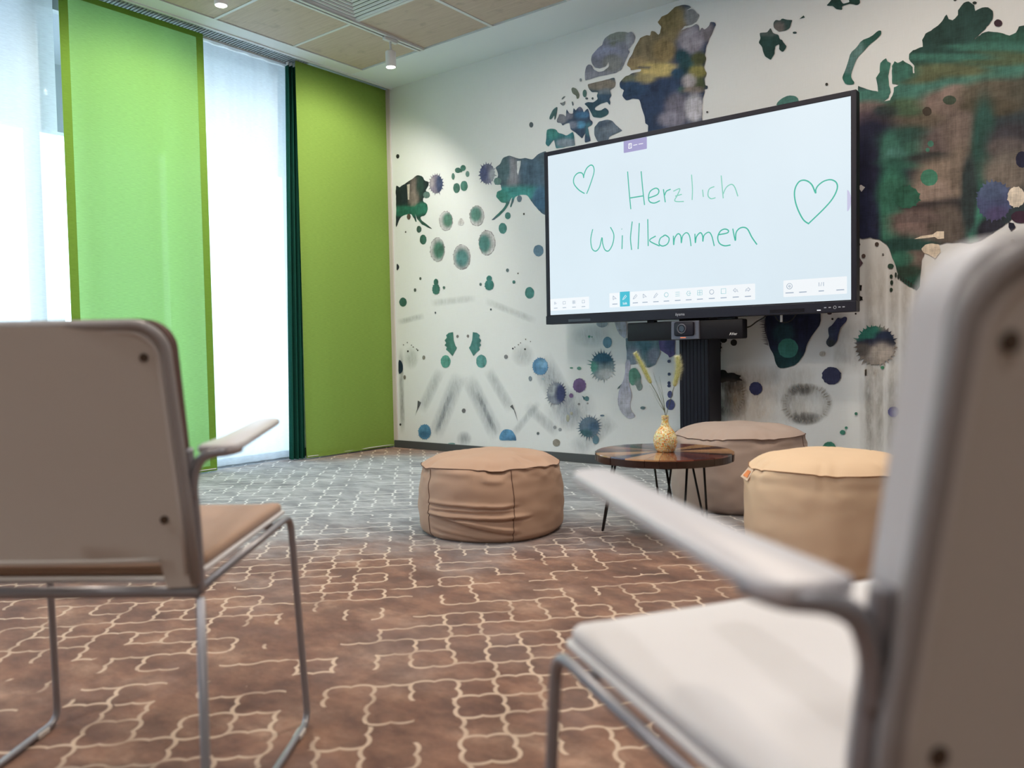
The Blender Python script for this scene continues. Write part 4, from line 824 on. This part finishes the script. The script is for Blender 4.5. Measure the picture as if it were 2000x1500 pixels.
# ------------------------------------------------------------------ poufs
def pouf(name, label, c, R, H, mat, thr, seed, creases=(), seams=(0,), tagat=None, rz=0, dents=()):
    t = thing(name, label, 'pouf', (*c, 0), rz)
    rnd = random.Random(seed); ph = [rnd.uniform(0, 6.28) for _ in range(8)]
    puck = [(rnd.uniform(0, 2*math.pi), rnd.uniform(.03, .09), rnd.uniform(.4, 1)) for _ in range(26)]
    def pk(th):
        s = 0
        for a, w_, am in puck:
            d = (th-a+math.pi) % (2*math.pi)-math.pi; s += am*math.exp(-(d/w_)**2)
        return min(s, 1.3)
    def rim(th):       # seam ring: radius, height
        return R*(.955-.012*pk(th)+.006*math.sin(3*th+ph[0])), H*.87-.006*pk(th)+.004*math.sin(2*th+ph[1])+.002*math.sin(5*th+ph[2])
    NS, NB, NTp = 144, 72, 18
    def side(th, k):
        rr_, rz_ = rim(th); z = rz_*k
        bul = math.sin(math.pi*min(1, .04+k*.94))**.55
        r = R*(.935+.075*bul)+.007*math.sin(2*th+ph[3])*k+.004*math.sin(4*th+ph[4]+3*k)
        if k > .93: tq = (k-.93)/.07; r = r*(1-tq*tq)+rr_*tq*tq
        r -= .010*pk(th)*math.exp(-((1-k)/.09)**2)
        r += .009*(pk(th+.05)-.4)*math.exp(-((k-.88)/.05)**2)
        if k < .10: r -= R*.07*((.10-k)/.10)**2
        for a0, a1, k0, k1, dep, wd in creases:
            am = (a0+a1)/2; a = ((th-am+math.pi) % (2*math.pi)-math.pi+am-a0)/(a1-a0)
            if -.1 < a < 1.1:
                kk = k0+(k1-k0)*a; f = max(0, min(1, 6*(a+.1)))*max(0, min(1, 6*(1.1-a)))
                r -= dep*f*math.exp(-((k-kk)/wd)**2); r += dep*.7*f*math.exp(-((k-kk-wd*2.3)/(wd*1.7))**2)
        r += .005*noise.noise(Vector((math.cos(th)*4, math.sin(th)*4, k*6+seed)))
        return Vector((r*math.cos(th), r*math.sin(th), z))
    def top(th, k):    # k 0 rim .. 1 centre
        rr_, rz_ = rim(th); r = rr_*(1-k)
        z = rz_+(H-rz_)*(1-(1-k)**3.6)+.0
        z += .010*math.sin(min(1, k*3)*math.pi)*.5
        z -= .009*pk(th)*math.exp(-(k/.12)**2)*(k > 0)
        z += .006*noise.noise(Vector((r*math.cos(th)*9, r*math.sin(th)*4, seed)))*min(1, k*4)
        for a0, wd, dep, kc in dents:
            d = (th-a0+math.pi) % (2*math.pi)-math.pi; z -= dep*math.exp(-(d/wd)**2-((k-kc)/.16)**2)
        return Vector((r*math.cos(th), r*math.sin(th), z))
    bm = bmesh.new(); rings = []
    for j in range(NB+1):
        rings.append([bm.verts.new(side(2*math.pi*i/NS, j/NB)) for i in range(NS)])
    for j in range(NB):
        for i in range(NS): bm.faces.new((rings[j][i], rings[j][(i+1) % NS], rings[j+1][(i+1) % NS], rings[j+1][i]))
    bm.faces.new(rings[0][::-1]); obj('side_panel', bm, mat, t, True)
    bm = bmesh.new(); rings = []
    for j in range(NTp):
        rings.append([bm.verts.new(top(2*math.pi*i/NS, j/NTp)) for i in range(NS)])
    for j in range(NTp-1):
        for i in range(NS): bm.faces.new((rings[j][i], rings[j][(i+1) % NS], rings[j+1][(i+1) % NS], rings[j+1][i]))
    cv = bm.verts.new((0, 0, H))
    for i in range(NS): bm.faces.new((rings[-1][i], rings[-1][(i+1) % NS], cv))
    obj('top_panel', bm, mat, t, True)
    pts = []
    for i in range(NS*2):
        th = math.pi*i/NS; a, b = rim(th); pts.append((a*1.004*math.cos(th), a*1.004*math.sin(th), b+.0005))
    obj('top_seam', T(pts, .0017, seg=5, closed=True), thr, t, True)
    for s in seams:
        obj('side_seam', T([side(s+.008*math.sin(j*.12+seed), j/NB)*1.0+Vector((math.cos(s), math.sin(s), 0))*.001 for j in range(2, NB)], .0016, seg=5), thr, t, True)
    if tagat is not None:
        a, b = rim(tagat); n = Vector((math.cos(tagat), math.sin(tagat), 0)); tg = Vector((-n.y, n.x, 0)); p = n*(a*1.0)+Vector((0, 0, b))
        bm = bmesh.new(); W = .034
        vs = [p+tg*-W+Vector((0, 0, .001)), p+tg*W+Vector((0, 0, .001)), p+tg*(W-.004)+n*.022-Vector((0, 0, .040)), p+tg*(-W-.006)+n*.028-Vector((0, 0, .034))]
        extrude_poly(bm, vs, n*.0025); tgo = obj('tag', bm, 'tag', t)
        bm = bmesh.new(); cs = sum(vs, Vector())/4; extrude_poly(bm, [cs+(v-cs)*.6+n*.0032 for v in vs], n*.0005); obj('tag_print', bm, 'tagprint', tgo)
    return t
def cam_ang(c): return math.atan2(-c[1], -c[0])
c1 = (-2.305, 2.80); A = cam_ang(c1)
pouf('pouf', 'low tan canvas pouf with creased side standing alone left of the round table', c1, .325, .352, 'pouf1', 'thread1', 3,
     creases=((A-.92, A+.25, .50, .49, .011, .016), (A-.92, A+.42, .34, .33, .016, .016), (A-.70, A+.28, .31, .12, .018, .026), (A-.85, A-.1, .14, .05, .007, .02), (A-.9, A+.2, .42, .44, .005, .014)), seams=(A-.98, A+.28), dents=((A+.95, .16, .035, .25), (A+.6, .1, .02, .2), (A+1.5, .3, .012, .5)))
c2 = (-1.60, 3.93)
pouf('pouf', 'taupe pouf behind the round table close to the display column', c2, .335, .415, 'pouf2', 'thread1', 9, seams=(cam_ang(c2)+1.2,), dents=((cam_ang(c2)+.9, .3, .02, .4),))
c3 = (-.885, 3.03); A3 = cam_ang(c3)
pouf('pouf', 'beige pouf with a small orange tag behind the right chair', c3, .305, .415, 'pouf3', 'thread3', 14, seams=(A3+2.0,), tagat=A3-1.22)
# ------------------------------------------------------------------ round table
TC_ = (-1.59, 3.09); TR, TZ = .288, .362
t = thing('round_side_table', 'low round table of dark mixed wood wedges on black hairpin legs', 'table', (*TC_, 0))
cols = ['#8d6a4e', '#3a1c16', '#5a2f26', '#a8805c', '#2a1714', '#6a3a2c', '#451f1c', '#9a744f', '#30203a', '#7a5138']
wm = []
for i, c in enumerate(cols):
    m = wood('table_wood_%d' % i, c, '#%02x%02x%02x' % tuple(min(255, int(int(c[k:k+2], 16)*1.35)) for k in (1, 3, 5)), (6, 6, 1), .22, Coat_Weight=.7, Coat_Roughness=.08); wm.append(m)
edge = wood('table_edge', '#1c0d0a', '#3a1c14', (3, 3, 30), .35, Coat_Weight=.3)
NWD = 22; a0 = .2; rr = random.Random(5); cuts = [0]
for i in range(NWD): cuts.append(cuts[-1]+rr.uniform(.7, 1.3))
cuts = [c/cuts[-1]*2*math.pi+a0 for c in cuts]
order = [0, 3, 1, 7, 2, 5, 8, 6, 4, 9, 2, 1, 3, 0, 8, 3, 7, 9, 5, 6, 2, 4]
for i in range(NWD):
    a, b = cuts[i]+.002, cuts[i+1]-.002; n = 5; rim_ = TR+rr.uniform(-.002, .003)
    pts = [(.004*math.cos((a+b)/2), .004*math.sin((a+b)/2))]+[(rim_*math.cos(a+(b-a)*k/n), rim_*math.sin(a+(b-a)*k/n)) for k in range(n+1)]
    bm = bmesh.new(); top_ = [bm.verts.new((x, y, TZ)) for x, y in pts]; sh = [bm.verts.new((x*1.004, y*1.004, TZ-.005)) for x, y in pts]; bot = [bm.verts.new((x, y, TZ-.034)) for x, y in pts]
    ft = bm.faces.new(top_); m_ = len(pts)
    for k in range(m_):
        k2 = (k+1) % m_
        f1 = bm.faces.new((top_[k], top_[k2], sh[k2], sh[k])); f2 = bm.faces.new((sh[k], sh[k2], bot[k2], bot[k])); f2.material_index = 1
    fb = bm.faces.new(bot[::-1]); fb.material_index = 1
    obj('wood_wedge', bm, [wm[order[i]], edge], t)
for fx, fy in ((-1.84, 2.995), (-1.437, 2.932), (-1.49, 3.29), (-1.72, 3.33)):
    f = Vector((fx-TC_[0], fy-TC_[1], .006)); d = Vector((f.x, f.y, 0)).normalized(); tp = f*.78; tp.z = TZ-.034; sd = Vector((-d.y, d.x, 0))
    lg = obj('leg', T(round_path([tp+sd*.045-d*.0, f+sd*.008+Vector((0, 0, .004)), f-sd*.008+Vector((0, 0, .004)), tp-sd*.045], .008), .005, seg=8), 'iron', t, True)
    obj('leg_plate', B((tp.x-.05, tp.y-.05, TZ-.038), (tp.x+.05, tp.y+.05, TZ-.034)), 'iron', t)
# vase
t = MatV = NT('speckled_glaze'); c = MatV.coord()
vo = MatV.node('ShaderNodeTexVoronoi', {'Vector': c, 'Scale': 260.0}); sepc = MatV.node('ShaderNodeSeparateColor', {0: vo.outputs['Color']})
colr = MatV.ramp(sepc.outputs[0], [(.0, '#e9e2b8'), (.34, '#e3d37c'), (.5, '#dd9a3c'), (.64, '#a9b28a'), (.8, '#e2703a'), (.9, '#eee8c6')])
[setattr(e, 'position', e.position) for e in ()]
for nd in MatV.n:
    if nd.type == 'VALTORGB': nd.color_ramp.interpolation = 'CONSTANT'
MatV.base(colr, .25, Coat_Weight=.4); MatV.bump(vo.outputs['Distance'], .3, .002); MAT['glaze'] = MatV.m
VP = (-1.575, 3.075)
t = thing('bottle_vase', 'small speckled yellow and orange bottle vase on the round table', 'vase', (*VP, TZ+.0005))
bm = bmesh.new(); prof = [(0, 0), (.034, 0), (.038, .003), (.047, .025), (.0505, .045), (.048, .066), (.037, .088), (.024, .103), (.0165, .115), (.0145, .13), (.0155, .150), (.0165, .1535), (.0135, .1535), (.012, .13), (.014, .112), (.0, .10)]
lathe(bm, prof, 48); obj('body', bm, 'glaze', t, True)
def vp(x, y):
    n = np.array([fw[0], fw[1], 0]); d = (x-1000)/FPX*rt-(y-750)/FPX*up+fw; P0 = np.array([VP[0], VP[1], 0]); k = ((P0-CPOS)@n)/(d@n); q = CPOS+k*d; return Vector((q[0]-VP[0], q[1]-VP[1], q[2]-TZ))
MAT['plume'] = M('grass_seed_head', (.50, .56, .22), .9, .25, 60); MAT['bristle'] = M('grass_bristle', (.80, .82, .58), .9, .1, 30); MAT['plume_tip'] = M('grass_tip', (.62, .48, .22), .9, .2, 40)
def grass(label, path, head, rad, seed, tip):
    t = thing('foxtail_grass', label, 'dried grass', (VP[0], VP[1], TZ))
    obj('stem', T(smooth_path(path+[head[0]], 5), .0013, seg=6), 'stem', t, True)
    H_ = smooth_path(head, 8); n = len(H_)
    bm = bmesh.new(); tube(bm, H_, lambda u: rad*(.35+.65*math.sin(math.pi*min(1, .12+u*.86))**.6)*.55, seg=10); obj('seed_head', bm, 'plume', t, True)
    bm = bmesh.new(); r = random.Random(seed)
    for k in range(1300):
        u = r.random()*(n-1.01); i = int(u); p = H_[i].lerp(H_[i+1], u-i); ax = (H_[min(i+1, n-1)]-H_[max(i-1, 0)]).normalized()
        th = r.uniform(0, 2*math.pi); o = ax.orthogonal().normalized(); o = (Matrix.Rotation(th, 3, ax) @ o)
        prof_ = math.sin(math.pi*min(1, .12+(u/n)*.86))**.6
        d = (o+ax*r.uniform(.5, 1.0)).normalized(); L = rad*(1.25+r.uniform(-.3, .5))*(.5+.6*prof_); sd = d.cross(ax).normalized()*.0007
        b0 = p+o*rad*.3*prof_
        vs = [bm.verts.new(b0-sd), bm.verts.new(b0+sd), bm.verts.new(b0+d*L)]; bm.faces.new(vs)
    b = obj('bristles', bm, 'bristle' if not tip else 'bristle', t); b['kind'] = 'stuff'
mouth = Vector((0, 0, .12))
grass('olive foxtail grass leaning left out of the vase', [mouth, vp(1299, 808), vp(1286, 775)], [vp(1271, 748), vp(1262, 730), vp(1252, 710), vp(1241, 690)], .014, 1, True)
grass('pale feathery foxtail grass leaning right in front of the column', [mouth+Vector((.002, 0, 0)), vp(1302, 808), vp(1309, 782)], [vp(1317, 754), vp(1322, 735), vp(1325, 715), vp(1323, 697)], .017, 2, False)
t = bpy.data.objects['foxtail_grass']
for k, (x1_, y1_, x2_, y2_) in enumerate(((1292, 780, 1276, 728), (1294, 775, 1281, 742), (1290, 785, 1268, 752), (1296, 780, 1288, 735), (1288, 790, 1275, 765))):
    obj('blade', T(smooth_path([mouth+Vector((-.004+.002*k, 0, 0)), vp(1299, 806), vp(x1_, y1_), vp(x2_, y2_)], 5), lambda u: .0014*(1-u*.8), seg=5), 'stem', t, True)
# ------------------------------------------------------------------ chairs
def chair(label, loc, rz, seat_mat, pad_mat, back_pad):
    t = thing('armchair', label, 'chair', (*loc, 0), rz)
    # each sled side: seat rail + front leg + runner + rear leg, one bent rod
    for s in (-1, 1):
        P = [(s*.259, -.215, .437), (s*.263, .222, .462), (s*.278, .255, .008), (s*.278, -.262, .008), (s*.262, -.222, .425)]
        obj('leg_frame', T(round_path(P, .035, 7), .0072, seg=12), 'steel', t, True)
        for yy in (.195, -.2):
            obj('floor_glide', B((s*.278-.009, yy-.02, 0), (s*.278+.009, yy+.02, .012), .003), 'rim', t)
        U = [(s*.259, -.216, .43), (s*.260, -.222, .52), (s*.2595, -.233, .61), (s*.258, -.239, .66)]
        obj('back_upright', T(smooth_path(U, 5), .008, seg=12), 'steel', t, True)
        # arm: neck rod and flat pad
        Ar = [(s*.261, -.233, .585), (s*.264, -.236, .615), (s*.274, -.236, .640), (s*.292, -.232, .651), (s*.312, -.218, .653), (s*.318, -.19, .654)]
        obj('arm_neck', T(smooth_path(Ar, 5), .0078, seg=12), 'steel', t, True)
        out = [(.268, -.228), (.300, -.232), (.318, -.226), (.326, -.210), (.322, -.17), (.266, .165), (.258, .180), (.245, .187), (.228, .186), (.219, .176), (.219, .160), (.256, -.10), (.262, -.20)]
        bm = bmesh.new(); extrude_poly(bm, [(s*x, y, .652+(y+.2)*.02) for x, y in out], (0, 0, .012), .004); obj('armrest', bm, 'arm', t, auto=45)
    obj('rear_crossbar', T([(-.26, -.222, .434), (.26, -.222, .434)], .0095, seg=12), 'steel', t, True)
    obj('front_crossbar', T([(-.26, .17, .450), (.26, .17, .450)], .006, seg=12), 'steel', t, True)
    # seat shell and pad, gently dished with a rounded front
    def slab(x0, x1, y0, y1, r, z, th, name, mat, crown=0, bev=.004):
        bm = bmesh.new(); pts = rrect(x0, x1, y0, y1, r, 6); n = len(pts)
        cx, cy = (x0+x1)/2, (y0+y1)/2
        lv = [(1, 0), (1, th*.55), (.985, th*.85), (.955, th), (.8, th+crown*.6), (.5, th+crown), (.0, th+crown)]
        rings = []
        for q, dz in lv:
            if q == 0: rings.append([bm.verts.new((cx, cy, z+dz))]); continue
            rings.append([bm.verts.new((cx+(x-cx)*q, cy+(y-cy)*q, z+dz+.02*((cy+(y-cy)*q)+.215)/.45-.008*max(0, ((cy+(y-cy)*q)-.14)/.1)**2+.012*((cx+(x-cx)*q)/.25)**4)) for x, y in pts])
        for a, b in zip(rings, rings[1:]):
            for k in range(n):
                k2 = (k+1) % n
                bm.faces.new((a[k], a[k2], b[k2], b[k]) if len(b) > 1 else (a[k], a[k2], b[0]))
        bm.faces.new(rings[0][::-1]); return obj(name, bm, mat, t, True)
    slab(-.258, .258, -.218, .242, .045, .441, .009, 'seat_shell', 'seatwhite')
    slab(-.252, .252, -.205, .238, .045, .4495, .018, 'seat_pad', seat_mat, .004)
    # back shell: rounded panel leaning back, slightly curved across
    def bp(x, z, off):
        k = (z-.44)/.41
        y = -.222-.066*k**1.35+.016*(x/.25)**2*0-.018*(1-(x/.25)**2)
        return (x, y-off, z)
    def pan(outline, off, th, name, mat, parent=None, fill=True, bulge=0):
        O = [Vector((x, z)) for x, z in outline]; pts = list(O); n = len(O)
        xs = [p.x for p in O]; zs = [p.y for p in O]; st = .03
        x = min(xs)+st/2
        while x < max(xs):
            z = min(zs)+st/2
            while z < max(zs): pts.append(Vector((x, z))); z += st
            x += st
        r = geometry.delaunay_2d_cdt(pts, [], [list(range(n))], 1, 1e-5)
        bm = bmesh.new(); vs = [bm.verts.new(bp(p[0], p[1], off)) for p in r[0]]
        for f in r[2]:
            try: bm.faces.new([vs[i] for i in f])
            except ValueError: pass
        e = bmesh.ops.extrude_face_region(bm, geom=bm.faces[:]); nv = [g for g in e['geom'] if isinstance(g, bmesh.types.BMVert)]
        bmesh.ops.translate(bm, vec=(0, -th, 0), verts=nv)
        return obj(name, bm, mat, parent or t, auto=35)
    top_c = rrect(-.252, .252, .60, .848, .042, 7)[:16]      # top corners, right to left
    ol = top_c+[(-.256, .58), (-.258, .443), (-.215, .443), (-.207, .486), (.207, .486), (.215, .443), (.258, .443), (.256, .58)]
    pan(ol, .000, .006, 'back_shell', 'shell')
    pad = rrect(-.256, .256, .50, .857, .042, 7)
    pan(pad, -.001, -.024, 'back_pad', pad_mat)
    # raised rim round the shell
    R_ = [bp(x, z, .007) for x, z in ([(.258, .45), (.256, .58)]+top_c+[(-.256, .58), (-.258, .45)])]
    obj('shell_rim', T(R_, .008, seg=8), 'rimdark', t, True)
    R2 = [bp(x*.955, .443+(z-.443)*.985-.004, .006) for x, z in ([(.258, .47), (.256, .58)]+top_c+[(-.256, .58), (-.258, .47)])]
    obj('shell_bead', T(R2, .0042, seg=8), 'rim', t, True)
    obj('shell_lower_lip', T([bp(-.207+.0138*k*2, .488, .004) for k in range(16)], .005, seg=8), 'shell', t, True)
    for s in (-1, 1):
        for z in (.80, .552):
            p = bp(s*.220, z, .007); bm = bmesh.new(); cyl(bm, p, .0062, .003, 'Y', 16); obj('screw', bm, 'screw', t)
    return t
chair('grey-shelled armchair with tan seat at the left, seen from behind', (-1.494, .709), math.radians(35.5), 'tan', 'shadepad', 0)
chair('nearest armchair with pale seat and back pad at the right edge', (-.1875, .844), math.radians(58.9), 'lightup', 'lightup', 0)
